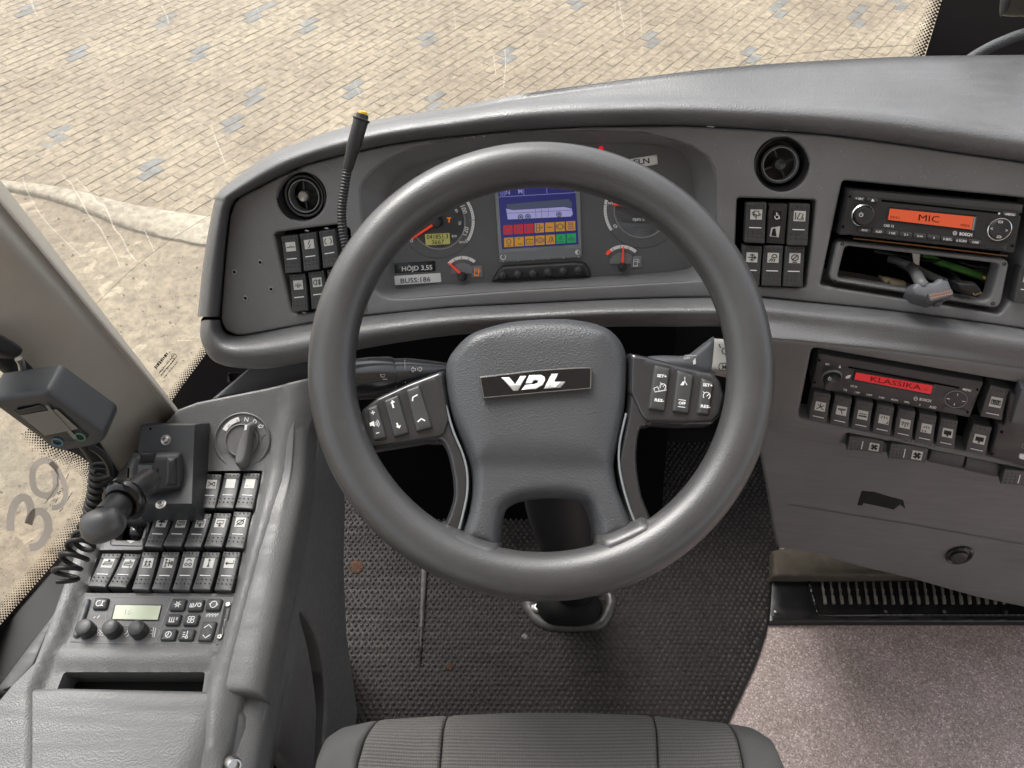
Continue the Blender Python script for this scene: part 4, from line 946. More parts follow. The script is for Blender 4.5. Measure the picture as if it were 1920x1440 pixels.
def small_gauge(c, tip, r, a0, a1, pump, pump_mat, nm):
    gg = pf(nm, arc(c, r + 1, a0, a1, 14) + [c], DI, 'dial_face', clu, H=.0003, w=1, skirt=.001, grid=60, label='small fuel gauge with red needle')
    V, Fc = stroke(arc(c, r - 3, a0, a1, 18), 6, DI, .0006); mk('dial_scale', V, Fc, 'print_white', gg, smooth=False)
    mb = MB()
    for k in range(5):
        d_ = np.array(D_(a0 + (a1 - a0) * k / 4)); V, Fc = stroke([np.array(c) + d_ * (r - 6), np.array(c) + d_ * (r - 1)], 1.3, DI, .001); mb.add(V, Fc)
    mb.build('dial_tick', 'print_grey', gg, smooth=False)
    V, Fc = flat(arc(c, r * .66, a0 - 8, a1 + 8, 14) + [(c[0] + r * .6, c[1] - 5), (c[0] - r * .6, c[1] - 5)], DI, .0006); mk('dial_disc', V, Fc, 'dial_disc', gg, smooth=False)
    V, Fc = puff(rpoly([(pump[0] - 10, pump[1] - 11), (pump[0] + 10, pump[1] - 12), (pump[0] + 11, pump[1] + 10), (pump[0] - 10, pump[1] + 11)], 2), DI, H=.0006, w=1, skirt=.001); mk('pump_box', V, Fc, 'dial_disc', gg)
    mb = MB(); x, y = pump
    for L in ([(x - 5, y - 6), (x + 2, y - 6), (x + 2, y + 6), (x - 5, y + 6), (x - 5, y - 6)], [(x - 4, y - 2), (x + 1, y - 2)], [(x + 2, y), (x + 5, y), (x + 5, y - 4), (x + 3, y - 6)], [(x - 6, y + 7), (x + 3, y + 7)]):
        V, Fc = stroke(L, 1.2, DI, .0012); mb.add(V, Fc)
    mb.build('pump_symbol', pump_mat, gg, smooth=False)
    needle(gg, (c[0] + (tip[0] - c[0]) * .1, c[1] + (tip[1] - c[1]) * .1), tip, 4, 8, c)
    return gg
small_gauge((867.7, 518), (841, 494), 38, 221, 310, (895, 510), 'orange', 'fuel_gauge')
g2_ = small_gauge((1167, 499.5), (1168.6, 463), 40, 217, 313, (1193, 492), 'print_white', 'fuel_gauge')
V, Fc = stroke(arc((1167, 499.5), 37, 217, 234, 5), 6, DI, .0011); mk('red_zone', V, Fc, 'needle_red', g2_, smooth=False)
# screen
scr = pf('display_screen', rpoly([(925, 335), (1087, 330), (1091, 483), (936, 493)], 3), DI, 'bezel_grey', clu, H=.003, w=2.5, skirt=.003, grid=60)
V, Fc = flat([(933, 343), (1078, 337), (1084.5, 458), (941, 467)], DI, .0034); mk('screen_glass', V, Fc, 'screen_blue', scr, smooth=False)
V, Fc = flat([(937, 474), (1089, 464.5), (1090, 481), (937.5, 491)], DI, .0032); mk('key_strip', V, Fc, 'dial_disc', scr, smooth=False)
lns = MB()
for L in ([(934, 369.5), (1080, 361)], [(982, 355), (982.5, 366)], [(1025, 348), (1025.5, 363)], [(1078, 340), (1079, 361)]): V, Fc = stroke(L, .9, DI, .0038); lns.add(V, Fc)
for k in range(3):
    for j in range(2): V, Fc = stroke([(939 + 3.4 * k + j, 358 + 5 * j), (938 + 3.4 * k + j, 363 + 4 * j)], 1, DI, .0038); lns.add(V, Fc)
T(lns, 'N', (952, 360.5), 8.5, DI, .0038, D_(-3)); T(lns, 'M', (975.5, 358.5), 8.5, DI, .0038, D_(-3))
lns.build('screen_lettering', 'screen_line', scr, smooth=False)
b = MB(); V, Fc = flat([(949, 391), (962, 394), (1058, 388), (1072, 391), (1074, 402), (1070, 406), (952, 411.5)], DI, .0036); mk('bus_picture', V, Fc, 'screen_bus', scr, smooth=False)
V, Fc = flat([(950, 383), (1066, 373), (1073, 380), (1072, 390), (1060, 387), (962, 393.5), (950, 390)], DI, .0037); b.add(V, Fc)
for x, y in ((976, 407), (990, 406), (1048, 402)): V, Fc = flat(circ((x, y), 5.3, 14), DI, .0039); b.add(V, Fc)
for L in ([(950, 400), (1074, 394)], [(1004, 392), (1005, 408)], [(1015, 392), (1016, 408)], [(1028, 391), (1028, 406)]): V, Fc = stroke(L, .7, DI, .0039); b.add(V, Fc)
b.build('bus_windows', 'screen_dark', scr, smooth=False)
w_ = MB()
for x, y in ((976, 407), (990, 406), (1048, 402)): V, Fc = stroke(circ((x, y), 3, 10), 1, DI, .0042, True); w_.add(V, Fc)
w_.build('bus_wheels', 'screen_bus', scr, smooth=False)
TG = [[[(-.3, -.1), (-.3, .3), (.3, .3), (.4, .1), (.3, -.1), (-.3, -.1)], [(-.1, -.25), (.1, -.25)]], [arc((0, 0), .28, 0, 360, 8), [(-.1, 0), (.1, 0)]], [[(-.25, -.35), (-.25, .35)], [(.25, -.35), (.25, .35)], [(-.25, 0), (.25, 0)]], [[(-.3, .35), (-.3, -.35), (.05, -.35), (.05, .35), (-.3, .35)], [(-.2, 0), (0, 0)], [(.05, 0), (.3, 0), (.3, -.2)]], [[(-.3, 0), (.3, 0)]], [arc((0, 0), .28, 0, 360, 10), [(-.4, -.2), (-.4, .2)], [(.4, -.2), (.4, .2)]], [[(-.3, -.3), (.3, -.3)], [(-.3, -.1), (.3, -.1)], [(-.3, .3), (.3, .3), (.3, .1), (-.3, .1)]],
      [arc((0, -.08), .24, 0, 360, 8), [(-.25, .35), (.25, .35)]], [[(-.15, -.3), (.1, -.3)], [(-.1, .25), (.35, .25)]], [[(-.35, -.15), (.35, -.15), (.35, .3), (-.35, .3), (-.35, -.15)], [(-.1, .08), (.1, .08)]], [arc((0, 0), .26, 0, 360, 10), [(-.4, -.2), (-.4, .2)], [(.4, -.2), (.4, .2)], [(0, -.1), (0, .1)]], [[(-.2, .3), (0, -.3)], [(0, .35), (.25, -.25)], [(.1, -.3), (.35, .3)]], [[(0, -.3), (.15, .1), (-.15, .1), (0, -.3)], [(-.35, .3), (.35, .3)]], [[(-.35, .05), (.35, .05)], [(0, -.25), (0, 0)], [(-.35, .2), (.35, .2)]]]
for k in range(14):
    row, j = divmod(k, 7); x = (952.3 + 19.6 * j) if row == 0 else (953.9 + 19.55 * j); y = (431 - 1.25 * j) if row == 0 else (454.3 - 1.3 * j)
    m_ = ('tell_red' if j < 3 else 'tell_amber') if row == 0 else ('tell_green' if j > 4 else 'tell_amber')
    V, Fc = flat([(x - 8.8, y - 8.3), (x + 8.6, y - 9.3), (x + 9, y + 8.3), (x - 8.4, y + 9.2)], DI, .0037); tt = mk('tell_tale', V, Fc, m_, scr, smooth=False)
    mb = MB()
    for L in TG[k]: V, Fc = stroke([(x + a * 18, y + b_ * 18) for a, b_ in L], 1.5, DI, .0041); mb.add(V, Fc)
    # (kept inside the screen part: thing > part > sub-part)
    mb.build('tell_tale_symbol', 'screen_dark', scr, smooth=False)
mb = MB(); V, Fc = stroke(arc((943.5, 482), 4.6, -50, 240, 12), 1.5, DI, .0036); mb.add(V, Fc); V, Fc = flat(circ((1083, 473), 4.8, 16), DI, .0036); mb.add(V, Fc)
for k in range(6): x = 943.5 + 28.2 * k; V, Fc = stroke([(x, 489.5 - 1.8 * k), (x, 492 - 1.8 * k)], .9, DI, .0036); mb.add(V, Fc)
mb.build('key_symbols', 'print_white', scr, smooth=False)
V, Fc = flat(arc((1083, 473), 3.8, -90, 90, 10), DI, .004); mk('contrast_symbol', V, Fc, 'dial_disc', scr, smooth=False)
kb = pf('key_shroud', rpoly([(918, 529), (933, 505), (942, 499), (1080, 491), (1096, 493), (1103, 502), (1108, 521)], 6), DI, 'black_plastic', clu, H=.006, w=9, skirt=.004, grid=30)
for x, y in [(943.5, 515.4), (971.7, 513.6), (999.7, 512), (1027.9, 509.7), (1056.3, 508), (1084.5, 506)]:
    V, Fc = disc_lathe(DI.up(.006), (x, y), [(8.6, -.001), (8.4, .0007), (7.4, .0008), (7.1, .0035), (5.5, .0052), (3, .0060), (.3, .0062)], 20, cap=False); mk('push_button', V, Fc, 'switch_black', kb)
V, Fc = disc_lathe(DI, (1127, 279), [(5, .0005), (4.5, .0015), (.3, .002)], 14, cap=False); mk('warning_light', V, Fc, 'led_red', clu)
V, Fc = flat([(782, 328), (796, 324), (797, 334), (784, 338)], DI, .001); mk('warning_window', V, Fc, 'rust', clu, smooth=False)
def sticker(nm, label, P, m, surf, h, s, c, size, dx, ink, width=None, bold=.012):
    t = thing(nm, label, 'label', surf.pt(c)); pf('label_strip', P, surf, m, t, H=h, w=1, skirt=h * .9, grid=60); mb = MB(); T(mb, s, c, size, surf, h + .0004, dx, width=width, bold=bold); mb.build('lettering', ink, t, smooth=False)
sticker('height_label', 'black height label reading HÖJD 3,55 in the lower left of the cluster', [(739, 494), (815, 489.5), (816, 509), (740, 513)], 'label_black', DI, .0012, 'HÖJD 3,55', (782, 502.5), 8.6, D_(-3), 'print_white', width=57)
sticker('bus_number_label', 'white bus number label reading BUSS:186 under the height label', [(738.6, 518), (825, 512.3), (827, 529.3), (739.5, 535.5)], 'label_white', DI, .0016, 'BUSS:186', (779, 525), 8.6, D_(-3.5), 'sticker_ink', width=56)
sticker('tape_label', 'white tape label ending in ELN above the rev counter', [(1150, 303), (1232, 289.6), (1233.6, 308), (1152, 322)], 'label_white', DI, .0016, 'ELN', (1203, 302.5), 10, D_(-6), 'icon_ink', width=29)
# ================================================================ radios
def radio(nm, label, surf, TL, TR, BR, BL, hh):
    t = thing(nm, label, 'radio', surf.pt(((TL[0] + BR[0]) / 2, (TL[1] + BR[1]) / 2)))
    pf('faceplate', rpoly([TL, TR, BR, BL], 3), surf, 'black_plastic', t, H=hh, w=3, skirt=.05, grid=60)
    return t, quad(TL, TR, BR, BL)
def rq(q, a0, b0, a1, b1, r=0): P = [tuple(q(a, b)) for a, b in ((a0, b0), (a1, b0), (a1, b1), (a0, b1))]; return rpoly(P, r, 3) if r else P
r1, q = radio('car_radio', 'upper car radio with glowing orange display showing MIC', FA, (1592, 354), (1922, 383), (1903, 476), (1573, 441), .012)
S1 = FA.up(.012); dx = (330, 30)
V, Fc = flat(rq(q, .03, .02, .99, .13), S1, .0003); mk('top_strip', V, Fc, 'switch_black', r1, smooth=False)
V, Fc = flat([(1653, 374), (1873, 397.5), (1872.5, 401), (1652.5, 378)], S1, .0004); mk('disc_slot', V, Fc, 'void_black', r1, smooth=False)
V, Fc = disc_lathe(S1, (1616.7, 403.3), [(21.5, 0), (21.3, .002), (19.5, .003), (18.5, .0012)], 32, cap=False); mk('knob_ring', V, Fc, 'chrome', r1)
V, Fc = disc_lathe(S1, (1616.7, 403.3), [(17.5, 0), (17.3, .009), (16, .0108), (12, .0105), (.3, .0100)], 32, cap=False); kn = mk('volume_knob', V, Fc, 'black_plastic', r1)
mb = MB(); kx = (1614.5, 402.5)
V, Fc = stroke(arc(kx, 3.6, -60, 240, 12), 1, S1, .0112); mb.add(V, Fc); V, Fc = stroke([(kx[0], kx[1] - 5), (kx[0], kx[1])], 1, S1, .0112); mb.add(V, Fc); mb.build('power_symbol', 'print_white', kn, smooth=False)
V, Fc = puff(rpoly([(1665.5, 387.5), (1833, 404), (1828, 434.5), (1661, 415)], 2), S1, H=.0012, w=1.5, skirt=.001, grid=80); mk('display_frame', V, Fc, 'gloss_black', r1)
V, Fc = flat([(1668.5, 391), (1826, 406.5), (1822, 430.5), (1665, 412)], S1, .0016); lc = mk('display', V, Fc, 'lcd_orange', r1, smooth=False)
mb = MB(); T(mb, 'MIC', (1742, 409.5), 12, S1, .002, (165, 17), width=39, bold=0); mb.build('digits', 'lcd_ink', lc, smooth=False); mb = MB(); T(mb, 'FM1', (1678, 407.8), 4.5, S1, .002, (165, 17), width=16, bold=0); mb.build('mode_letters', 'lcd_ink', lc, smooth=False); mb = MB(); T(mb, 'MID6', (1810, 422.8), 4.5, S1, .002, (165, 17), width=17, bold=0); mb.build('mode_letters', 'lcd_ink', lc, smooth=False)
V, Fc = flat([(1826.5, 407), (1829.5, 407.3), (1825, 432.5), (1822.5, 431)], S1, .0016); mk('display_edge', V, Fc, 'bezel_grey', r1, smooth=False)
mb = MB(); T(mb, 'CAD 12', (1666.5, 423.3), 4.6, S1, .0005, dx, width=19, bold=.02); T(mb, 'BOSCH', (1811, 439.3), 5.6, S1, .0005, dx, width=24, bold=.04)
V, Fc = stroke(circ((1790.5, 437), 3.6, 12), 1, S1, .0005, True); mb.add(V, Fc); V, Fc = stroke([(1788.6, 437), (1792.4, 437.3)], 1, S1, .0005); mb.add(V, Fc); V, Fc = stroke([(1789.2, 435), (1789, 439)], .8, S1, .0005); mb.add(V, Fc); V, Fc = stroke([(1792, 435), (1791.8, 439)], .8, S1, .0005); mb.add(V, Fc)
V, Fc = flat(circ((1873.5, 400.5), 2, 10), S1, .0007); mb.add(V, Fc); mb.build('lettering', 'print_white', r1, smooth=False)
def rbut(par, c, w, h, s, surf, dx, size=4.2, dy=(-.19, 1)):
    d_ = np.array(dx, float); d_ /= np.linalg.norm(d_); e_ = np.array(dy); c = np.array(c, float)
    P = [tuple(c + d_ * a * w / 2 + e_ * b_ * h / 2) for a, b_ in ((-1, -1), (1, -1), (1, 1), (-1, 1))]
    o = pf('push_button', rpoly(P, h * .38, 3), surf, 'switch_black', par, H=.0022, w=2.2, skirt=.001, grid=30)
    if s:
        mb = MB()
        if s == '^': V, Fc = flat([tuple(c + [-3, 2.4]), tuple(c + [3.4, 2.8]), tuple(c + [.6, -2.6])], surf, .0027); mb.add(V, Fc)
        else: T(mb, s, c, size, surf, .0027, dx, dy=dy, bold=.02)
        mb.build('lettering', 'print_white', o, smooth=False)
rbut(r1, (1611.5, 372.5), 22, 8, '< SRC', S1, dx, 4); rbut(r1, (1636, 375), 22, 8, '^', S1, dx); rbut(r1, (1893.5, 402), 26, 9, '<MENU', S1, dx, 4.2)
for k, s in enumerate(['BND', 'AUD', '1 OK', '2 ▸', '3 ▸▸', '4 ■', '5 SBTL', '6 SCAN', 'CAM']):
    rbut(r1, (1621.5 + 25.9 * k, 431.5 + 2.85 * k), 24.5, 9.5, s.replace('▸▸', '>>').replace('▸', '>').replace('■', '#') if k != 5 else '4', S1, dx, 4.0)
V, Fc = disc_lathe(S1, (1873, 429.6), [(23, 0), (22.8, .0018), (21.4, .0022), (20.8, .0008)], 32, cap=False); mk('pad_ring', V, Fc, 'chrome', r1)
V, Fc = disc_lathe(S1, (1873, 429.6), [(20.5, 0), (20.3, .0028), (18.5, .0036), (.3, .0028)], 32, cap=False); dp = mk('control_pad', V, Fc, 'black_plastic', r1)
mb = MB(); T(mb, '<', (1859.5, 428.5), 6, S1, .0044, dx); T(mb, '>', (1887.5, 432), 6, S1, .0044, dx)
for y in (416, 444): V, Fc = stroke(rpoly([(1870 + (y < 420) * 3, y - 1.8), (1877 + (y < 420) * 3, y - 1.2), (1877 + (y < 420) * 3, y + 2), (1869 + (y < 420) * 3, y + 1.6)], 1), .9, S1, .0044, True); mb.add(V, Fc)
mb.build('arrows', 'print_white', dp, smooth=False)
pf('flap', rpoly([(1850, 451), (1890, 454.5), (1886, 470), (1846, 466)], 3), S1, 'black_plastic', r1, H=.001, w=1.4, skirt=.001)
for x, y in ((1593.5, 368.5), (1581, 425), (1913.5, 402), (1898, 461)): V, Fc = flat(circ((x, y), 2.7, 10), S1, .0006); mk('screw_hole', V, Fc, 'void_black', r1, smooth=False)
V, Fc = flat([(1600, 446), (1700, 456.5), (1890, 479), (1889, 481), (1700, 459), (1600, 448)], FA, -.004); mk('wood_shim', V, Fc, 'wood_strip', dash, smooth=False)
# empty slot frame with loose wiring
pf('slot_frame', rpoly([(1571.5, 451.5), (1894, 487), (1876, 580), (1554, 527)], [14, 14, 18, 14]), FA, 'fascia', dash, H=.004, w=5, skirt=.02, holes=[rpoly([(1585, 461), (1876, 495), (1855, 566), (1570, 522)], [9, 12, 16, 9])], hdepth=.018, grid=40, step=8, label='empty device slot frame without a radio')
for x, y in ((1579.5, 457.5), (1883, 495), (1861.5, 569), (1565, 528)):
    V, Fc = disc_lathe(FA.up(.004), (x, y), [(3.6, 0), (3.4, .0008), (2.4, .0008), (2.2, -.0005)], 10, cap=False); mk('screw_hole', V, Fc, 'gloss_black', dash)
SL = lambda x, y, dz: U(x, y, FAd((x, y)) + dz)
def cable(nm, label, pts, r, m, cat='cable', par=None, n=8):
    V, Fc = tube(cr([SL(*p) if len(p) == 3 else p for p in pts], 6), r, n); return mk(nm, V, Fc, m, par, label=label, cat=cat)
cable('cable', 'green cable inside the open slot of the dashboard', [(1730, 478, .045), (1770, 495, .04), (1805, 506, .03), (1845, 520, .035)], .0042, 'cable_green')
cable('cable', 'grey ribbon cable lying across the open slot', [(1668, 485, .045), (1700, 495, .03), (1740, 515, .02), (1775, 530, .01)], .0045, 'cable_grey')
cable('cable', 'thin black cable behind the green one in the open slot', [(1640, 470, .05), (1740, 488, .04), (1800, 490, .045), (1860, 500, .05)], .0025, 'cable_black')
mb = MB()
for a, b_ in (((1800, 492), (1852, 503)), ((1790, 496), (1850, 508)), ((1812, 500), (1852, 513))): V, Fc = tube(cr([SL(*a, .042), SL((a[0] + b_[0]) / 2, (a[1] + b_[1]) / 2 + 2, .036), SL(*b_, .04)], 4), .0009, 6); mb.add(V, Fc)
mb.build('wire_bundle', 'cable_grey', None, label='thin pale wires at the right of the open slot', cat='wires')
V, Fc = puff([(1653, 521), (1668, 523), (1702, 531), (1702, 548), (1664, 542)], FA.up(-.02), H=.006, w=4, skirt=.01); mk('foam_strip', V, Fc, 'foam', None, label='beige foam strip lying in the open slot', cat='foam')
V, Fc = puff(rpoly([(1709, 472), (1726, 474), (1724, 500), (1713, 498)], 2), FA.up(-.03), H=.003, w=1, skirt=.004); mk('slot_bracket', V, Fc, 'steel', dash)
pf('slot_clip', [(1867, 497), (1873, 499), (1871, 520), (1858, 556), (1851, 560), (1858, 520)], FA.up(-.016), 'steel', dash, H=.003, w=1.5, skirt=.01)
V, Fc = tube([SL(1846, 520, .03), SL(1858, 524, .025)], .006, 10); mk('brass_bolt', V, Fc, 'brass', dash)
con = thing('plug_connector', 'grey multi-pin plug hanging out of the open slot', 'connector', SL(1740, 545, -.01))
CS = tri((1714, 530, .845), (1788, 530, .835), (1740, 566, .838))
pf('plug_body', [(1703, 545), (1708, 531), (1722, 525.5), (1752, 526), (1760, 519), (1775, 517), (1782, 524), (1789, 543), (1787, 552), (1748, 566), (1716, 557)], CS, 'connector_grey', con, H=.012, w=9, skirt=.012, grid=12)
pf('plug_shell', rpoly([(1738, 549), (1786, 540), (1790, 553), (1743, 566)], 5), CS.up(.010), 'plug_metal', con, H=.006, w=2, skirt=.004)
pf('plug_tab', rpoly([(1752, 562), (1772, 558), (1769, 569), (1755, 571)], 3), CS, 'connector_grey', con, H=.006, w=2, skirt=.006)
pi = MB()
for j in range(2):
    for k in range(12): x = 1745 + 3.35 * k + j * 1.2; y = 553.5 - .72 * k + 5 * j; V, Fc = flat(circ((x, y), 1.2, 6), CS.up(.016), .0006); pi.add(V, Fc)
pi.build('pins', 'copper', con, smooth=False)
V, Fc = flat(circ((1770, 523), 2.2, 8), CS, .0126); mk('plug_hole', V, Fc, 'void_black', con, smooth=False)
V, Fc = tube(cr([SL(1690, 492, .05), SL(1712, 505, .02), U(1725, 528, .84), U(1732, 536, .835)], 5), .006, 10); mk('plug_lead', V, Fc, 'cable_grey', con)
co2 = thing('plug_connector', 'small black plug with copper contacts beside the grey plug', 'connector', SL(1825, 548, 0))
C2 = tri((1800, 535, .845), (1850, 545, .84), (1825, 562, .845))
pf('plug_body', rpoly([(1790, 528), (1832, 530), (1845, 548), (1838, 560), (1818, 556), (1796, 545)], 4), C2, 'cable_black', co2, H=.010, w=6, skirt=.012, grid=12)
pf('plug_contact', rpoly([(1824, 549), (1842, 547), (1844, 552), (1827, 556)], 2), C2.up(.006), 'brass', co2, H=.006, w=2, skirt=.004)
V, Fc = tube(cr([SL(1770, 505, .04), SL(1785, 518, .02), U(1800, 533, .845)], 5), .004, 8); mk('plug_lead', V, Fc, 'cable_black', co2)

# ================================================================ centre console below
cc = thing('centre_console', 'dark grey centre console panel with a lower radio and a row of switches', 'console', (.55, .55, .1))
BAY2 = rpoly([(1522, 651), (1905, 717), (1985, 735), (1985, 890), (1853, 855), (1496, 783)], 9)
FBAY = rpoly([(1585, 811), (1745, 843), (1990, 895), (1990, 925), (1872, 900), (1738, 870), (1577, 840)], 6)
def rc_extra(x, y):
    e = np.interp(x, [1430, 1480, 1640, 1920, 2050], [800, 826, 862, 912, 935]); s = np.clip((e + 18 - y) / 55, 0, 1); return .014 * s * s * (3 - 2 * s)
RCB = RC.up(-.014)
pf('console_panel', [(1410, 632), (1433, 632), (1547, 644), (1647, 654), (1780, 671), (1920, 691), (2050, 714), (2240, 768), (2240, 1255), (2050, 1190), (1920, 1152), (1830, 1133), (1713, 1100), (1613, 1077), (1530, 1052), (1458, 1042), (1449, 1000), (1440, 940), (1425, 860), (1412, 760)], RCB, 'lower_plastic', cc, H=.004, w=7, th=.016, skirt=.16, holes=[BAY2, FBAY], hround=True, hdepth=.03, extra=rc_extra, grid=26, step=9)
bay(cc, BAY2, RC, .022); bay(cc, FBAY, RC, .022)
V, Fc = stroke([(1478, 946), (1600, 966), (1716, 985), (1990, 1033)], .9, RCB, .0048); mk('panel_seam', V, Fc, 'switch_black', cc, smooth=False)
V, Fc = disc_lathe(RCB, (1797, 1035), [(26, -.001), (25.5, .007), (23, .009), (20, .007), (18, -.004)], 28, cap=False, sy=1.5); kk = mk('panel_latch', V, Fc, 'gloss_black', cc)
V, Fc = disc_lathe(RCB, (1796, 1037), [(18, -.004), (16, .008), (12, .010), (.3, .009)], 24, cap=False, sy=1.4); mk('latch_knob', V, Fc, 'black_plastic', kk)
r2, q2 = radio('car_radio', 'lower car radio with red display showing KLASSIKA', RC, (1534, 663), (1845, 717), (1818, 784), (1521, 727.5), .002)
S2 = RC.up(.002); dx2 = (311, 55); dy2 = (-.22, 1)
V, Fc = flat([(1591, 687), (1799, 726), (1798.5, 729), (1590.5, 690)], S2, .0004); mk('disc_slot', V, Fc, 'void_black', r2, smooth=False)
V, Fc = puff(rpoly([(1602, 695), (1754, 721.5), (1749, 743.5), (1597, 714)], 2), S2, H=.001, w=1.2, skirt=.001, grid=80); mk('display_frame', V, Fc, 'gloss_black', r2)
V, Fc = flat([(1605, 698.5), (1749.5, 723), (1745, 739), (1602, 711.5)], S2, .0014); lc = mk('display', V, Fc, 'lcd_red', r2, smooth=False)
mb = MB(); T(mb, 'KLASSIKA', (1680, 718.5), 9.5, S2, .0018, (145, 26), dy=dy2, width=96, bold=0); mb.build('digits', 'lcd_ink', lc, smooth=False); mb = MB(); T(mb, 'LD', (1736, 730.5), 3.6, S2, .0018, (145, 26), dy=dy2, bold=0); mb.build('mode_letters', 'lcd_ink', lc, smooth=False)
V, Fc = disc_lathe(S2, (1559.5, 704), [(18.5, 0), (18.3, .002), (17, .003), (16.4, .001)], 28, cap=False); mk('knob_ring', V, Fc, 'bezel_grey', r2)
V, Fc = disc_lathe(S2, (1558, 706), [(15.8, 0), (15, .013), (13.5, .0148), (.3, .014)], 28, cap=False); kn = mk('volume_knob', V, Fc, 'black_plastic', r2)
mb = MB(); kx = (1555.5, 710)
V, Fc = stroke(arc(kx, 2.8, -60, 240, 10), .9, S2.up(.0148), .0004); mb.add(V, Fc); V, Fc = stroke([(kx[0], kx[1] - 4), (kx[0], kx[1])], .9, S2.up(.0148), .0004); mb.add(V, Fc); mb.build('power_symbol', 'print_white', kn, smooth=False)
mb = MB()
for s, c, z in [('SRC', (1551.5, 682.8), 3), ('CR 24', (1601, 724.3), 3.4), ('SRC', (1562.5, 727), 4), ('TA', (1585, 731.2), 4), ('1 INF', (1607.5, 736), 3.2), ('2 RPT', (1630, 740.5), 3.2), ('3 MIX', (1653.5, 745.5), 3.2), ('4SCAN', (1677, 749.5), 3), ('5RDL', (1700.5, 754), 3), ('6', (1724.8, 758.8), 3.6), ('AUD', (1749, 763.5), 4.4), ('MENU', (1813, 731), 4.2), ('BOSCH', (1735, 750), 4.8)]:
    T(mb, s, c, z, S2, .0006, dx2, dy=dy2, bold=.03)
V, Fc = stroke(circ((1717, 747.5), 3.4, 12), 1, S2, .0006, True); mb.add(V, Fc); V, Fc = stroke([(1714.8, 747), (1719.2, 748)], 1, S2, .0006); mb.add(V, Fc)
V, Fc = flat([(1572, 690), (1575, 684), (1577, 690)], S2, .0006); mb.add(V, Fc)
V, Fc = flat([(1585, 707), (1590, 703.5), (1596, 703), (1593, 709), (1586, 710)], S2, .0006); mb.add(V, Fc)
for a, b_ in (((1775, 747), (1781, 748.2)), ((1804, 752), (1810, 753.2)), ((1796, 738), (1795.5, 742)), ((1789.5, 756), (1789, 760.5))): V, Fc = stroke([a, b_], 1.3, S2, .0014); mb.add(V, Fc)
mb.build('lettering', 'print_white', r2, smooth=False)
V, Fc = stroke(circ((1792.8, 748.6), 21, 32, 15.6), 1.2, S2, .001, True); mk('pad_ring', V, Fc, 'bezel_grey', r2, smooth=False)
V, Fc = puff(circ((1792.8, 748.6), 20, 28, 14.6), S2, H=.0008, w=3, skirt=.001, grid=20); mk('control_pad', V, Fc, 'black_plastic', r2)
V, Fc = flat(rpoly([(1770, 762), (1812, 769), (1808, 779), (1767, 772)], 2), S2, .0005); mk('flap', V, Fc, 'switch_black', r2, smooth=False)
for x, y in ((1536.5, 675.5), (1527.5, 717), (1832.5, 731), (1814.5, 773)): V, Fc = flat(circ((x, y), 2.4, 8), S2, .0006); mk('screw_hole', V, Fc, 'void_black', r2, smooth=False)
for k, (g_, t_) in enumerate([('person_x', 'crossed out passenger'), ('wiper', 'rooflight'), ('lightbar', 'striped light bar'), ('lightseat', 'seat reading lamp'), ('lightrays', 'cabin light'), ('lightlow', 'dimmed cabin light'), ('tv', 'folding screen')]):
    o_ = np.array([39.75 * k, 8.25 * k]) + np.array([0, -.05 * k * (6 - k)])
    switch(cc, tuple(np.array([1526, 735.5]) + o_), tuple(np.array([1558.5, 741.5]) + o_), tuple(np.array([1514.5, 781]) + o_), tuple(np.array([1549.5, 788.5]) + o_), RC, g_, 'short rocker switch with a %s symbol' % t_, 'up')
switch(cc, (1857, 724), (1894, 731), (1836, 776), (1877, 784), RC, 'defrost', 'short rocker switch with a demister symbol beside the lower radio', 'up')
switch(cc, (1825, 796), (1861, 803), (1808, 842), (1847, 851), RC, 'tv', 'short rocker switch with a folding screen symbol beside the black panel', 'up')
switch(cc, (1659.4, 829), (1654.7, 852.5), (1592, 814.7), (1586, 839.5), RC, 'fan', 'sideways rocker switch with a fan symbol, left one', 'side', hgt=.004)
switch(cc, (1742, 843), (1735, 870), (1669, 828.5), (1664, 856), RC, 'fan', 'sideways rocker switch with a fan symbol, right one', 'side', hgt=.006)
for P, s in (([(1746, 844), (1811, 858), (1804.5, 882), (1739, 868)], 0), ([(1813.5, 858.5), (1879, 872.6), (1870.7, 897), (1806.5, 883)], 0)):
    pf('blank_plate', rpoly(P, 2), RC.up(-.005), 'switch_black', cc, H=.006, w=2.5, skirt=.008, grid=40)
switch(cc, (1962, 893), (1955, 919), (1882, 876.5), (1874, 903), RC, None, 'sideways rocker switch at the right edge below the black panel', 'side')
# recorder panel at the right edge
rec = thing('recorder_panel', 'black recorder panel with a grey card at the right edge below the upper dash', 'recorder', RC.pt((1910, 820)))
pf('recorder_body', rpoly([(1893, 735), (1990, 755), (1990, 905), (1920, 879), (1854, 857), (1870, 800), (1882, 796)], 4), RC, 'black_plastic', rec, H=.010, w=4, skirt=.03, grid=40)
pf('card_slab', rpoly([(1914, 727), (1990, 742), (1990, 812), (1893, 795)], 5), RC.up(.010), 'connector_grey', rec, H=.006, w=3, skirt=.006, grid=40)
pf('recorder_key', rpoly([(1912, 852), (1950, 860), (1948, 869), (1910, 861)], 4), RC.up(.010), 'print_white', rec, H=.002, w=2, skirt=.001)
V, Fc = stroke(rpoly([(1917, 832), (1950, 838), (1949, 846), (1916, 840)], 4), 1, RC.up(.010), .0008, True); mk('key_outline', V, Fc, 'print_grey', rec, smooth=False)
for x, y in ((1878, 810), (1860, 851)): V, Fc = flat(circ((x, y), 2.8, 10), RC.up(.010), .0008); mk('screw_hole', V, Fc, 'void_black', rec, smooth=False)
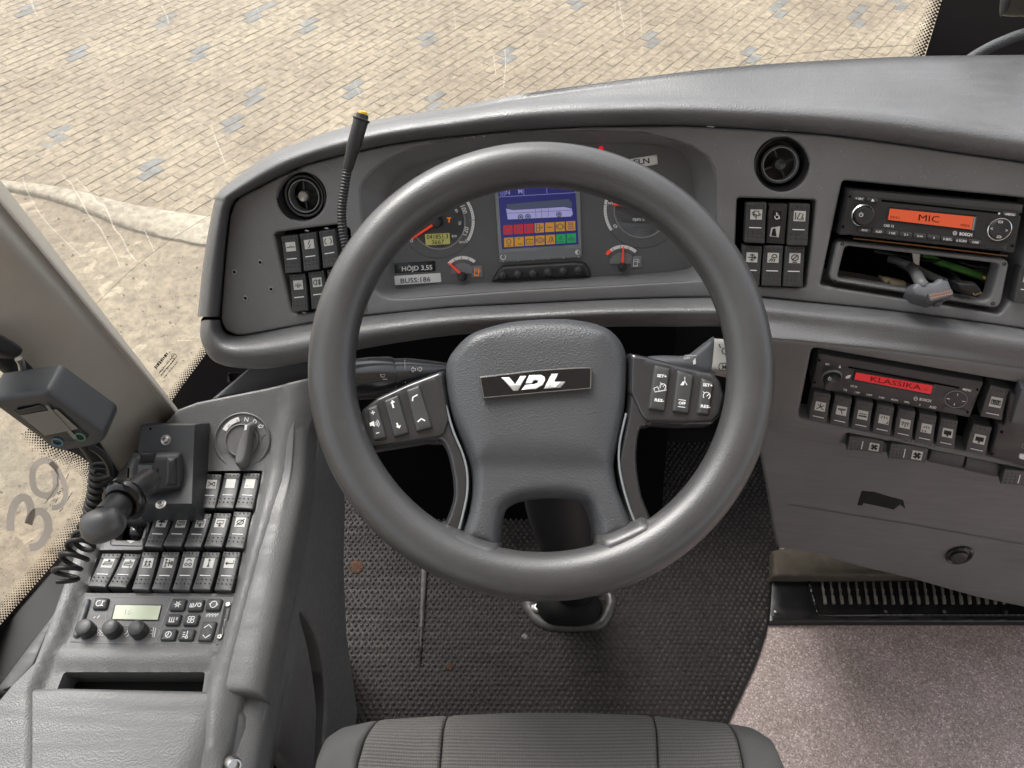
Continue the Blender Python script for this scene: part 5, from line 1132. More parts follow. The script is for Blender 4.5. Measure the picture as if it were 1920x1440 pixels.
tp = pf('tape_patch', [(1616, 921), (1640, 923.5), (1668, 932), (1693.6, 938.7), (1698, 955), (1688, 947), (1676, 956.5), (1648, 950), (1619, 944), (1617, 949), (1607.5, 948)], RCB.up(.0042), 'matt_black', None, 'torn black tape patch stuck on the lower centre console', 'tape', H=.0008, w=1.5, skirt=.0006, grid=20)

# ================================================================ footwell floor
kg = thing('kick_grille', 'black floor heater grille with pale ribs below the centre console', 'grille', FLOOR.pt((1650, 1130)))
G0 = plane((0, 0, .012), (0, 0, 1))
pf('grille_base', rpoly([(1446, 1074), (2010, 1074), (2010, 1167), (1440, 1167)], 3), FLOOR, 'grille_black', kg, H=.014, w=4, skirt=.014, grid=60)
pf('grille_frame', rpoly([(1510, 1080), (2000, 1080), (2000, 1155), (1532, 1155)], [4, 4, 4, 10]), G0, 'gloss_black', kg, H=.006, w=4, skirt=.006, holes=[rpoly([(1522, 1084), (1990, 1084), (1990, 1149), (1538, 1149)], 4)], hdepth=.005, grid=60)
ribs = []
for k in range(24):
    x = 1543 + 16 * k; y0, y1 = 1089, 1131
    P = [(x - 2.8, y0), (x + 2.2, y0), (x + 9.5, y1), (x + 3, y1)]
    pf('grille_rib', rpoly(P, 1.5, 2), G0, 'rib', kg, H=.008, w=2.2, skirt=.008, grid=60, step=14)
for x, y in ((1660, 1147), (1770, 1147), (1886, 1148), (1454, 1148)):
    V, Fc = disc_lathe(G0.up(.004), (x, y), [(3.6, 0), (3, .0025), (.3, .0032)], 10, cap=False); mk('screw', V, Fc, 'steel', kg)
V, Fc = puff([(1450, 1030), (1520, 1020), (1700, 1056), (1760, 1076), (1600, 1079), (1450, 1078)], plane((0, 0, .035), (0, 0, 1)), H=.006, w=6, skirt=.035, grid=30); mk('floor_frame', V, Fc, 'frame_metal', kg)
fm = thing('floor_mat', 'dark nubbed rubber mat on the footwell floor under the steering wheel', 'floor mat', (0, .6, 0))
MATP = [(560, 802), (1450, 802), (1465, 930), (1462, 1030), (1449, 1090), (1443, 1165), (1424, 1230), (1398, 1290), (1372, 1345), (1330, 1440), (1290, 1560), (560, 1560), (600, 1200)]
pf('mat_sheet', sm(MATP, 3), FLOOR, 'rubber_mat', fm, H=.008, w=5, skirt=.008, grid=60)
nb = MB(); mp = np.array(sm(MATP, 3)); MS = plane((0, 0, .008), (0, 0, 1)); j = 0; y = .36
nubs = []
while y < .99:
    xs = np.arange(-.40, .60, .0112) + (j % 2) * .0056; nubs.append(np.stack([xs, np.full_like(xs, y)], 1)); y += .0082; j += 1
nubs = np.concatenate(nubs); px, py = proj(np.concatenate([nubs, np.full((len(nubs), 1), .008)], 1)); k = inside(np.stack([px, py], 1), mp) & (dist(np.stack([px, py], 1), mp) > 6) & (py < 1450)
tmpl = np.array([(-.0042, 0, 0), (0, -.0050, 0), (.0042, 0, 0), (0, .0050, 0), (-.0012, -.001, .0034), (.0012, -.001, .0034), (0, .002, .003)]); tf = [(0, 1, 4), (1, 5, 4), (1, 2, 5), (2, 3, 6), (5, 2, 6), (3, 0, 6), (0, 4, 6), (4, 5, 6)]
nn_ = nubs[k]; VV = (tmpl[None] * RNG.uniform(.95, 1.2, (len(nn_), 1, 3)) + (np.concatenate([nn_, np.full((len(nn_), 1), .0078)], 1) + RNG.normal(size=(len(nn_), 3)) * [.0005, .0004, 0])[:, None]).reshape(-1, 3); FF = [tuple(i + 7 * q for i in f) for q in range(len(nn_)) for f in tf]
mk('mat_nubs', VV, FF, 'mat_nub', fm, kind='stuff', smooth=True, ang=60)
pf('mat_seam', [(789, 1040), (803, 1060), (797, 1160), (789, 1250), (784, 1250), (785, 1150)], MS, 'mat_nub', fm, H=.006, w=4, skirt=.002, grid=20)
for x, y, r, m in ((984, 1193, 7, 'cable_grey'), (843, 1250, 8, 'rust'), (668, 1062, 14, 'rust')):
    V, Fc = puff(circ((x, y), r, 10), MS, H=.003, w=r * .6, skirt=.001, grid=8); mk('mud_spot' if m != 'rust' else 'rusty_bolt', V, Fc, m, fm)

# ================================================================ steering column
colm = thing('steering_column', 'black steering column standing on the floor under the steering wheel', 'steering column', FLOOR.pt((1068, 1140)))
foot = FLOOR.pt((1068, 1130)); hubc = WH.pt((1018, 730), -.05)
P = cr([hubc, WH.pt((1030, 800), -.12), U(1046, 960, 1.0), foot + [0, .0, .12], foot + [0, 0, .0]], 6)
V, Fc = tube(P, np.interp(np.linspace(0, 1, len(P)), [0, .2, .3, .7, .85, 1], [.055, .052, .042, .036, .042, .052]), 20); mk('column_tube', V, Fc, 'seal', colm)
pf('column_foot', sm([(984, 1118), (988, 1148), (1003, 1168), (1035, 1180), (1115, 1180), (1140, 1168), (1153, 1140), (1152, 1108), (1068, 1085)], 3), MS, 'foot_metal', colm, H=.010, w=10, skirt=.010, holes=[sm([(1004, 1110), (1010, 1142), (1040, 1160), (1105, 1160), (1128, 1145), (1132, 1110), (1068, 1095)], 3)], hdepth=.006, grid=20)
pf('column_boot', sm([(1006, 1105), (1014, 1140), (1042, 1157), (1104, 1157), (1125, 1142), (1130, 1105), (1068, 1085)], 3), MS, 'matt_black', colm, H=.05, w=26, skirt=.002, grid=14)
V, Fc = disc_lathe(MS.up(.010), (1007, 1139), [(11, 0), (10.5, .004), (7, .006), (6, .004), (3.5, .004), (3, .001), (.3, .001)], 18, cap=False); mk('column_bolt', V, Fc, 'steel', colm)
# pedals on the toe board
for nm, (x0, x1, y0, z0), lb in (('pedal', (.13, .20, .80, .14), 'brown-grey accelerator pedal on the dark toe board behind the wheel'), ('pedal', (-.08, .0, .80, .16), 'dark brake pedal on the toe board left of the steering column')):
    pd = thing(nm, lb, 'pedal', ((x0 + x1) / 2, y0, z0 - .08)); q_ = np.array([0, .55, .83]); V = []
    for h_ in (0, .018):
        for a, b_ in ((x0, 0), (x1, 0), (x1, .17), (x0, .17)): V.append(np.array([a, y0, z0]) + q_ * b_ + np.array([0, -.83, .55]) * h_)
    mk('pedal_plate', V, [(3, 2, 1, 0), (4, 5, 6, 7), (0, 1, 5, 4), (1, 2, 6, 5), (2, 3, 7, 6), (3, 0, 4, 7)], 'foot_metal', pd, smooth=False)
    V, Fc = tube([np.array([(x0 + x1) / 2, y0, z0]) + q_ * .08, np.array([(x0 + x1) / 2, y0 + .09, z0 + .03]), np.array([(x0 + x1) / 2, y0 + .2, z0 + .16])], .010, 8); mk('pedal_arm', V, Fc, 'seal', pd)
# stalks
stk = lambda x, y, d=.83: U(x, y, d)
V, Fc = lathe(stk(655, 712, .80), stk(738, 706, .815), [(0, .012), (.015, .0195), (.06, .0215), (.5, .0222), (.93, .0215), (.99, .0205), (1, .019)], 28); s1 = mk('wiper_stalk', V, Fc, 'trim_gloss', colm, label='left wiper and indicator stalk')
V, Fc = lathe(stk(737, 706, .815), stk(845, 698, .835), [(0, .0190), (.25, .0186), (.6, .015), (1, .010)], 24); mk('stalk_arm', V, Fc, 'trim_gloss', s1)
STS = tri((660, 712, .80 - .0225), (738, 706, .815 - .0215), (700, 670, .805))
ST2 = tri((740, 706, .815 - .0200), (800, 700, .828 - .0168), (760, 670, .819))
STS = lin(1 / (.808 - .0232), (697, 710)); ST2 = lin(1 / (.822 - .0205), (765, 703))
mb = MB(); T(mb, '0', (744, 711), 4.5, ST2, 0, D_(-3)); T(mb, '1', (743.5, 690), 4.5, ST2, 0, D_(-3))
for L in ([(733, 700), (738, 699.7)], [(740, 699.5), (755, 698.5)], [(733, 711), (738, 710.8)], [(759, 675), (760, 718)]): V, Fc = stroke(L, .9, ST2, 0); mb.add(V, Fc)
for s in (-1, 1):
    cx_, cy_ = 781 + s * 6, 692.5 - s * .5
    V, Fc = stroke([(cx_ + s * 4.5, cy_), (cx_, cy_ - 5), (cx_, cy_ - 2), (cx_ - s * 4, cy_ - 2), (cx_ - s * 4, cy_ + 2), (cx_, cy_ + 2), (cx_, cy_ + 5), (cx_ + s * 4.5, cy_)], 1, ST2, .0005); mb.add(V, Fc)
V, Fc = stroke([(713, 702), (722, 702), (720, 707), (715, 707), (713, 702)], .9, STS, 0); mb.add(V, Fc); V, Fc = stroke([(717.5, 711), (726, 711)], .9, STS, 0); mb.add(V, Fc)
mb.build('symbols', 'print_white', s1, smooth=False)
RS = tri((1240, 675, .84), (1370, 670, .825), (1300, 720, .83))
r_ = pf('retarder_stalk', sm([(1210, 668), (1240, 664), (1285, 664), (1305, 652), (1325, 637), (1342, 632), (1342, 700), (1300, 700), (1215, 690)], 3), RS, 'connector_grey', colm, H=.010, w=16, skirt=.02, grid=12, label='right retarder stalk with white paddle end')
pf('stalk_paddle', rpoly([(1339, 632), (1362, 634), (1378, 645), (1382, 705), (1331, 694)], [2, 6, 10, 8, 2]), RS.up(.001), 'retarder_white', r_, H=.010, w=7, skirt=.02, grid=12)
mb = MB(); V, Fc = stroke(circ((1360, 658), 6, 12), 1.4, RS.up(.011), .0006, True); mb.add(V, Fc)
for k in range(8): d_ = np.array(D_(45 * k)); V, Fc = stroke([np.array([1360, 658]) + d_ * 6, np.array([1360, 658]) + d_ * 8], 1.4, RS.up(.011), .0006); mb.add(V, Fc)
V, Fc = stroke(rpoly([(1348, 681), (1374, 681), (1374, 695), (1348, 695)], 6), 1.4, RS.up(.011), .0006, True); mb.add(V, Fc); T(mb, 'M', (1358, 688), 8, RS.up(.011), .0006); V, Fc = stroke([(1348, 645), (1351, 652)], 2, RS.up(.011), .0006); mb.add(V, Fc)
mb.build('symbols', 'icon_ink', r_, smooth=False)
mb = MB(); T(mb, 'OFF', (1288, 671), 5, RS.up(.0105), .0006); V, Fc = flat([(1299, 677), (1304, 671), (1305, 682), (1300, 684)], RS.up(.0105), .0006); mb.add(V, Fc); V, Fc = stroke([(1284, 666), (1306, 667)], .9, RS.up(.0105), .0006); mb.add(V, Fc); mb.build('lettering', 'print_white', r_, smooth=False)

# ================================================================ steering wheel
whl = thing('steering_wheel', 'large grey leather-grained steering wheel with a VDL badge on its hub', 'steering wheel', WH.pt((1014, 679)))
O = WH.pt((1014.5, 679)); nW = WH.n(1014.5, 679); axx = WH.pt((1015.5, 679)) - O; axx /= np.linalg.norm(axx); axy = np.cross(nW, axx)
rows = []
for a in np.linspace(0, 2 * math.pi, 128, endpoint=False):
    rd = math.cos(a) * axx + math.sin(a) * axy
    rows.append([O + rd * (.2028 + .0226 * math.cos(b_)) + nW * (.0215 * math.sin(b_)) for b_ in np.linspace(0, 2 * math.pi, 28, endpoint=False)])
V, Fc = loft(rows, close_u=True, close_v=True); mk('rim', V, Fc, 'rim', whl, ang=80)
W1 = WH.up(-.022)
pf('rim_boss', [(800, 981), (815, 984), (830, 978), (838, 984), (870, 997), (905, 1010), (938, 1019), (941, 1034), (950, 1045), (975, 1051), (1023, 1053), (1075, 1051), (1103, 1044), (1117, 1033), (1122, 1005), (1150, 995), (1180, 981), (1207, 968), (1216, 973), (1232, 972), (1240, 985), (1215, 1030), (1160, 1066), (1023, 1094), (900, 1076), (820, 1036), (790, 1000)], WH.up(-.013), 'rim', whl, H=.0275, w=22, th=.015, skirt=.022, grid=9, step=7)
PAD = [(1033, 592), (1075, 593), (1123, 603), (1158, 624), (1176, 652), (1180, 690), (1176, 760), (1164, 825), (1156, 872), (1163, 915), (1176, 950), (1192, 1000), (1160, 1014), (1126, 1024), (1116, 985), (1106, 957), (1096, 944), (1073, 937), (1040, 934), (1005, 936), (973, 942), (955, 951), (946, 962), (940, 995), (935, 1036), (900, 1028), (862, 1014), (876, 960), (882, 920), (881, 880), (868, 840), (847, 787), (835, 735), (833, 688), (842, 660), (873, 628), (915, 609), (970, 596)]
def pad_extra(x, y):
    cx_, cy_ = 1008, 735; rx = 138 - .10 * (y - 640); e = np.maximum(np.abs((x - cx_ - .02 * (y - 700)) / rx) ** 3, np.abs((y - cy_ + (cx_ - x) * .02) / 124.) ** 3)
    s = np.clip((1.6 - e) / 1.3, 0, 1); return .0065 * s * s * (3 - 2 * s)
pf('hub_pad', sm(PAD, 3), W1.up(-.004), 'hub', whl, H=.026, w=26, th=.020, skirt=.03, grid=9, step=7, extra=pad_extra, ang=60)
HB = W1.up(.0325)
for L in ([(836, 760), (850, 808), (868, 852), (876, 886), (876, 925), (868, 965), (861, 992)], [(1174, 775), (1162, 830), (1161, 872), (1169, 915), (1181, 955), (1190, 978)]):
    C_ = np.array(cr(L, 6)); V, Fc = tube(W1.P(C_[:, 0], C_[:, 1], .0135), .0011, 6); mk('trim_highlight', V, Fc, 'bezel_grey', whl)  # pale bead paints the bright highlight along the groove of the trim
bd_ = pf('badge', rpoly([(898, 705.5), (1005, 693), (1082, 688), (1110.5, 687.5), (1109.5, 729), (1010, 737.5), (905, 747.5)], [4, 1, 1, 4, 4, 1, 4]), HB, 'badge_frame', whl, H=.002, w=1.6, skirt=.008, grid=60)
pf('badge_plate', rpoly([(900.5, 707.3), (1005, 695), (1082, 690), (1108, 689.7), (1107, 727.2), (1010, 735.5), (907, 745)], [3, 1, 1, 3, 3, 1, 3]), HB.up(.0008), 'gloss_black', bd_, H=.0016, w=1.2, skirt=.001, grid=60)
mb = MB()
bl_ = lambda L: [(x / 8.348 + 890, y / 8.348 + 670) for x, y in L]
for P in map(bl_, ([(415, 310), (540, 305), (635, 420), (715, 288), (808, 288), (680, 515), (605, 518)], [(855, 275), (1040, 270), (1095, 300), (1105, 350), (1070, 430), (960, 495), (730, 508), (795, 428), (930, 415), (985, 395), (990, 365), (960, 355), (925, 360), (895, 400), (797, 402)], [(1205, 252), (1308, 250), (1245, 380), (1420, 378), (1345, 470), (1083, 487)])):
    V, Fc = puff(P, HB.up(.0024), H=.0016, w=1.2, skirt=.001, grid=40, step=12); mb.add(V, Fc)
mb.build('badge_letters', 'badge_letter', bd_)
for P in ([(790, 815), (815, 760), (833, 735), (847, 790), (868, 843), (882, 882), (883, 922), (876, 962), (866, 1010), (828, 1000), (839, 965), (848, 935), (848, 905), (842, 868), (833, 840), (822, 829), (800, 829)], [(1180, 700), (1200, 730), (1225, 780), (1222, 797), (1207, 799), (1200, 812), (1196, 850), (1198, 885), (1206, 930), (1224, 985), (1186, 1000), (1173, 950), (1162, 912), (1156, 872), (1164, 825), (1176, 760)]):
    pf('spoke_trim', sm(P, 3), W1.up(-.004), 'trim_gloss', whl, H=.017, w=9, th=.014, skirt=.02, grid=9, step=6)
PODL = [(671, 782), (678, 766), (706, 743), (765, 716), (831, 691), (838, 735), (846, 785), (836, 818), (822, 824), (760, 834), (697, 844), (683, 832)]
PODR = [(1180, 659), (1215, 666), (1280, 684), (1338, 697), (1352, 712), (1361, 743), (1352, 780), (1336, 795), (1280, 797), (1207, 793), (1196, 775), (1178, 735)]
W2 = W1.up(.002)
pl_ = pf('button_pod', PODL, W2, 'trim_gloss', whl, H=.014, w=9, th=.012, skirt=.02, grid=12, label='left cluster of phone and volume buttons')
pr_ = pf('button_pod', PODR, W2, 'trim_gloss', whl, H=.014, w=9, th=.012, skirt=.02, grid=12, label='right cluster of cruise control buttons')
W3 = W2.up(.013)
def wbtn(par, P): return pf('push_button', rpoly(P, 5), W3, 'switch_black', par, H=.005, w=5, th=.004, skirt=.003, grid=14)
wbtn(pl_, [(687, 765), (708, 757), (726, 822), (700, 828)]); wbtn(pl_, [(718, 751), (747, 739), (768, 813), (738, 822)]); wbtn(pl_, [(760, 731), (787, 721), (812, 803), (780, 812)])
wbtn(pr_, [(1227, 683), (1258, 690), (1247, 773), (1215, 768)]); wbtn(pr_, [(1270, 693), (1302, 703), (1292, 777), (1260, 773)]); wbtn(pr_, [(1315, 707), (1340, 717), (1330, 780), (1307, 777)])
W4 = W3.up(.005); mb = MB(); dl = D_(-13)
for L, w in (([(695.5, 774.5), (703, 773)], 1.6), ([(698.7, 770), (700, 777.5)], 1.6), ([(705, 812.5), (711, 811)], 1.6), (arc((702, 795), 6, -60, 40, 6), 1.1), (arc((702, 795), 9, -60, 40, 6), 1.1), (arc((702, 795), 3.4, -60, 40, 6), 1.1),
             ([(744, 793), (747, 801)], 3.2), ([(735, 755), (738, 765)], 3.2), ([(773.5, 752), (774, 745), (783, 740)], 2.6), ([(783, 791), (790, 785), (797, 789)], 2.6)): V, Fc = stroke(L, w, W4, .0004); mb.add(V, Fc)
for P in ([(693, 793), (696, 792), (701, 789), (703, 800), (698, 798), (694, 799)], [(742, 800), (752, 797), (749, 803.5)], [(732, 757), (741, 754), (735, 750)]): V, Fc = flat(P, W4, .0004); mb.add(V, Fc)
mb.build('symbols', 'print_white', pl_, smooth=False)
mb = MB(); dr = D_(12); dyr = (-.12, 1)
for s, c in (('SET+', (1241, 705)), ('RES-', (1236.5, 750.5)), ('OFF', (1279, 756)), ('SET+', (1327, 722)), ('RES-', (1323, 762))): T(mb, s, c, 5.4, W4, .0004, D_(6), dy=dyr, width=18 if s != 'OFF' else 13, bold=.03)
for L, w in (([(1226, 728), (1228, 735), (1250, 731)], 1.3), ([(1226, 728), (1233, 725), (1236, 732)], 1.3), (arc((1243, 725), 5.5, 150, 420, 12), 1.2), ([(1243, 725), (1247, 721)], 1.2), ([(1238, 717), (1242, 722)], 1),
             ([(1276, 722), (1284, 714), (1288, 722)], 1.6), ([(1284, 714), (1284, 707)], 1), ([(1272, 749), (1286, 751)], 1.2), ([(1271, 762), (1285, 764)], 1.2), (arc((1325, 742), 6.5, 140, 420, 12), 1.3), ([(1325, 743), (1330, 738)], 1.3), ([(1318, 734), (1321, 737)], 1.2)): V, Fc = stroke(L, w, W4, .0004); mb.add(V, Fc)
V, Fc = flat([(1279, 716), (1284, 715), (1282, 722), (1278, 723)], W4, .0004); mb.add(V, Fc)
mb.build('symbols', 'print_white', pr_, smooth=False)
# ================================================================ side console
sc = thing('side_console', 'grey side console left of the driver with rows of rocker switches', 'console', (-.42, .3, 0))
BA = rpoly([(380, 883), (493, 882), (478, 960), (364, 960)], 4)
BB = rpoly([(288, 955), (477, 954), (456, 1034), (440, 1113), (161, 1112), (186, 1031), (266, 1031)], 3)
BS = rpoly([(214, 969), (283, 967), (268, 1024), (206, 1022)], 3)
SLOT = rpoly([(120, 1260), (385, 1260), (379, 1300), (104, 1300)], [6, 6, 2, 2])
ctop = [(333, 768), (367, 755), (430, 742), (500, 728), (560, 714), (600, 704), (594, 760), (560, 860), (530, 960), (500, 1090), (470, 1200), (450, 1310), (430, 1400), (400, 1520), (-80, 1520), (-80, 1420), (30, 1290), (72, 1248), (110, 1147), (153, 1025), (190, 945), (222, 880), (245, 842), (300, 800)]
def sc_extra(x, y):
    rail = np.interp(y, [760, 880, 960, 1040, 1120, 1210, 1277, 1320], [533, 503, 487, 465, 443, 415, 393, 385])
    s = np.clip((x - rail + 4) / 14, 0, 1); a = .010 * s * s * (3 - 2 * s)
    lr = np.interp(y, [940, 1023, 1093, 1193, 1250, 1300], [212, 182, 158, 122, 92, 70]); s2 = np.clip((lr - x + 6) / 14, 0, 1) * np.clip((y - 930) / 40, 0, 1)
    a = a + .010 * s2 * s2 * (3 - 2 * s2)
    b = np.clip(1 - np.abs(y - 1232) / 22, 0, 1) * np.clip((x - 108) / 8, 0, 1) * np.clip((405 - x) / 8, 0, 1)
    a = a + .006 * np.sqrt(np.clip(b, 0, 1))
    out = np.interp(y, [760, 880, 960, 1040, 1120, 1210, 1300, 1400], [580, 548, 524, 500, 480, 460, 438, 420]); r = np.clip((x - out + 26) / 52, 0, 1)
    return a - .030 * r * r
pf('console_top', ctop, SC, 'console', sc, H=.004, w=5, th=.004, skirt=.05, holes=[BA, BB, BS, SLOT], hround=False, hdepth=.03, extra=sc_extra, grid=11, step=9, ang=70)
for b_ in (BA, BB, BS): bay(sc, b_, SC, .024)
V, Fc = flat(SLOT, SC, -.028); mk('storage_pocket', V, Fc, 'matt_black', sc, smooth=False)
SDP = plane((-.262, 0, 0), (1, 0, 0))
SP_OUT = [(float(a), float(b_)) for a, b_ in zip(*proj(np.array([(-.262, y, z) for y, z in [(.82, .525), (.70, .525), (.55, .525), (.40, .525), (.30, .525), (.249, .525), (.243, .45), (.240, .38), (.238, .2), (.236, .004), (.42, .004), (.486, .173), (.5625, .267), (.632, .311), (.70, .38), (.82, .42)]])))]
GAP = sm([(564, 1153), (572, 1153), (590, 1185), (603, 1225), (611, 1275), (612, 1340), (603, 1450), (592, 1450), (596, 1345), (592, 1290), (580, 1215)], 3)
pf('console_side', SP_OUT, SDP, 'lower_plastic', sc, H=.004, w=6, skirt=.012, holes=[GAP], hdepth=.025, grid=30, step=10)
# rolled shoulder between the top and the side panel
def shoulder(R_):
    rows = []
    for y, x0, h_ in R_:
        p0 = SC.P(np.array(float(x0)), np.array(float(y)), h_); p0[0] = min(p0[0], -.283); z = p0[2]
        X_ = [p0[0], p0[0] + .010, -.272, -.262, -.2575, -.2575, -.262]; Z_ = [z, z + .0012, z - .001, z - .008, z - .022, z - .06, z - .09]
        rows.append([np.array([a, p0[1], b_]) for a, b_ in zip(X_, Z_)])
    g1 = np.array(rows); cols = [cr(g1[:, k], 4) for k in range(g1.shape[1])]; g2 = np.stack([np.array(c) for c in cols], 1)
    V, Fc = loft([cr(r, 4) for r in g2], cap=True); mk('console_shoulder', V, Fc, 'console', sc, ang=70)
shoulder([(738, 568, .004), (775, 556, .011), (880, 530, .011), (960, 508, .011), (1040, 484, .011), (1120, 458, .011), (1210, 428, .011), (1262, 414, .011), (1284, 409, .0105), (1294, 407, .009), (1301, 405, .004), (1306, 404, -.006)])
shoulder([(1225, 462, -.020), (1290, 440, -.013), (1400, 415, -.013), (1540, 380, -.013)])
boxo('console_core', (-.56, -.30, -.6, .52, .02, .45), 'matt_black', parent=sc)
LID = [(42, 1288), (120, 1287), (390, 1293), (418, 1299), (434, 1308), (452, 1330), (457, 1340), (442, 1385), (425, 1440), (398, 1540), (-90, 1540), (-90, 1440), (0, 1340), (20, 1305)]
pf('storage_lid', LID, SC, 'console', sc, H=.011, w=11, th=.010, skirt=.035, grid=22, extra=lambda x, y: -.022 * np.clip((x - (395 - (y - 1300) * .42)) / 75, 0, 1) ** 1.6, ang=70)
V, Fc = disc_lathe(tri((418, 1430, .752), (450, 1425, .762), (435, 1460, .755)), (434, 1432), [(15, -.002), (14.5, .007), (12, .010), (9, .010), (8.6, .006), (.3, .006)], 22, cap=False); mk('lid_lock', V, Fc, 'steel', sc)
wr = MB()
for o_ in (0, 4, 9): V, Fc = tube(cr([U(462 + o_, 1450, .95), U(470 + o_, 1432, .93), U(482 + o_, 1420, .94), U(480 + o_, 1450, .96)], 5), .0012, 6); wr.add(V, Fc)
wr.build('loose_wires', 'copper', None, label='loose orange wires in the dark gap under the side console', cat='wires')
# switches
NA = [('horn', 'rocker switch with a crossed out horn symbol'), ('blank', 'rocker switch with a blank white plate'), ('faint', 'rocker switch with a worn faint symbol')]
for (TL, TR, BL, BR), (g_, t_) in zip([((384, 887.7), (415.6, 889), (370.7, 955), (405, 956)), ((420.9, 886.4), (451, 887), (406, 955), (439, 956)), ((456.5, 886.4), (488, 887), (442, 955), (475, 957))], NA): switch(sc, TL, TR, BL, BR, SC, g_, t_)
NBs = [('flagup', 'rocker switch with an umbrella shaped flap symbol'), ('busside', 'rocker switch with a bus outline symbol'), ('screen', 'rocker switch with a lowered screen symbol, left one'), ('screen', 'rocker switch with a lowered screen symbol, right one'), ('noloop', 'rocker switch with a crossed loop symbol')]
for (TL, TR, BL, BR), (g_, t_) in zip([((291.5, 960), (326, 961), (272.5, 1027.6), (304.7, 1029)), ((329.8, 963), (361.5, 963), (306.9, 1026), (341.7, 1027.6)), ((365.4, 961.6), (397, 962.4), (346.4, 1027.6), (378.6, 1029)), ((401, 960.8), (434, 961.6), (383.4, 1027.6), (418, 1029)), ((438, 958), (471, 959), (423.5, 1029), (457.8, 1031))], NBs): switch(sc, TL, TR, BL, BR, SC, g_, t_)
NCs = [('buslift', 'rocker switch with a raised bus symbol'), ('buslower', 'rocker switch with a lowered bus symbol'), ('walkers', 'rocker switch with a walking people symbol'), ('axle', 'rocker switch with a locked axle symbol'), ('wheels', 'rocker switch with a two wheels symbol'), ('updown', 'rocker switch with an up and down arrow'), ('return', 'rocker switch with a bent return arrow')]
for (TL, TR, BL, BR), (g_, t_) in zip([((191, 1037), (228, 1037), (166, 1101.5), (200.5, 1104)), ((232, 1037), (265, 1038), (204, 1102.8), (238.8, 1104.7)), ((266.5, 1034), (298, 1034), (248.8, 1108), (281.5, 1109.4)), ((304.7, 1033.7), (336.4, 1034), (286, 1108), (319, 1110)), ((343, 1032.9), (374.7, 1033), (324.5, 1108.6), (357, 1110)), ((380, 1034), (413, 1034.7), (362, 1108), (395.8, 1109.4)), ((418, 1033), (451, 1034), (403, 1109.4), (435.4, 1110.7))], NCs): switch(sc, TL, TR, BL, BR, SC, g_, t_)
ft_ = pf('toggle_frame', rpoly([(213, 968), (284, 967), (269, 1026), (205, 1024)], 5), SC, 'console', sc, H=.005, w=3, skirt=.01, holes=[rpoly([(222, 974), (275, 974), (263, 1012), (214, 1011)], 5)], hdepth=.015)
V, Fc = puff(rpoly([(238, 980), (266, 979), (262, 1004), (236, 1004)], 8), SC.up(-.008), H=.016, w=9, skirt=.01, grid=8); mk('toggle_button', V, Fc, 'gloss_black', ft_)
V, Fc = flat([(238, 1013), (254, 1014), (245, 1019)], SC.up(.005), .0005); mk('arrow', V, Fc, 'icon_plate', ft_, smooth=False)
# gear selector
gs = thing('gear_selector', 'round rotary gear selector marked R N D on the side console', 'gear selector', SC.pt((457, 826)))
V, Fc = disc_lathe(SC, (457, 826), [(53, .003), (52.5, .0062), (50.5, .0072), (48.5, .0060), (47.5, .0050), (20, .0050)], 48, cap=False); mk('selector_plate', V, Fc, 'console', gs)
V, Fc = disc_lathe(SC, (457, 826), [(31, .004), (31, .009), (29, .0095), (27, .0075), (.3, .0075)], 40, cap=False); mk('selector_ring', V, Fc, 'lower_plastic', gs)
pf('selector_knob', sm([(459, 795), (467, 792), (473, 798), (470, 815), (464, 850), (457, 868), (448, 873), (439, 870), (438, 855), (446, 825)], 3), SC.up(.007), 'lower_plastic', gs, H=.015, w=6, th=.015, skirt=.012, grid=8)
V, Fc = flat([(459, 797), (464, 796), (462.5, 806), (458, 807)], SC.up(.022), .0006); mk('knob_mark', V, Fc, 'print_white', gs, smooth=False)
mb = MB(); T(mb, 'N', (462, 786.5), 8, SC.up(.005), .0006, D_(8)); T(mb, 'D', (478, 790.5), 7.5, SC.up(.005), .0006, D_(28))
V, Fc = stroke([(484, 800), (488, 796), (491, 798), (495, 796), (492, 801), (487, 802), (484, 800)], 1.4, SC.up(.005), .0006); mb.add(V, Fc)
V, Fc = stroke(arc((457, 826), 41, 208, 258, 12), 8.5, SC.up(.005), .0005); mb.add(V, Fc); mb.build('lettering', 'print_white', gs, smooth=False)
mb = MB(); T(mb, 'R', (446, 789.5), 6.5, SC.up(.005), .0009, D_(-12), bold=0); V, Fc = stroke([(427, 800), (430, 796), (434, 797), (432, 801), (427, 800)], 1, SC.up(.005), .0009); mb.add(V, Fc); mb.build('lettering', 'print_grey', gs, smooth=False)
for s in (-1, 1): V, Fc = flat([(457 + s * 30, 815), (457 + s * 42, 809 + 2), (457 + s * 33, 823)], SC.up(.005), .0006); mk('pointer', V, Fc, 'lower_plastic', gs, smooth=False)

# ================================================================ hand brake unit
hb = thing('hand_brake', 'black hand brake valve with a fat knobbed lever on a bolted plate', 'hand brake', SC.pt((320, 940)))
pf('mount_plate', rpoly([(260, 794), (369, 793), (363, 948), (244, 948)], 4), SC, 'handset_grey', hb, H=.045, w=4, th=.045, skirt=.05, grid=40)
pf('mount_cover', [(226, 848), (258, 836), (256, 870), (246, 945), (212, 968), (208, 940), (214, 880)], SC, 'lower_plastic', hb, H=.012, w=8, skirt=.02, grid=20)
HP = SC.up(.045)
for c_ in ((312, 825), (302, 946)):
    V, Fc = disc_lathe(HP, c_, [(10, 0), (9.7, .0015), (7.2, .0018), (6.6, .0030), (4.4, .0036), (3.8, .0034), (3, .001), (.3, .001)], 18, cap=False); mk('mount_bolt', V, Fc, 'steel', hb)
V, Fc = flat(circ((282, 804), 2.4, 8), HP, .0007); mk('bolt_hole', V, Fc, 'void_black', hb, smooth=False)
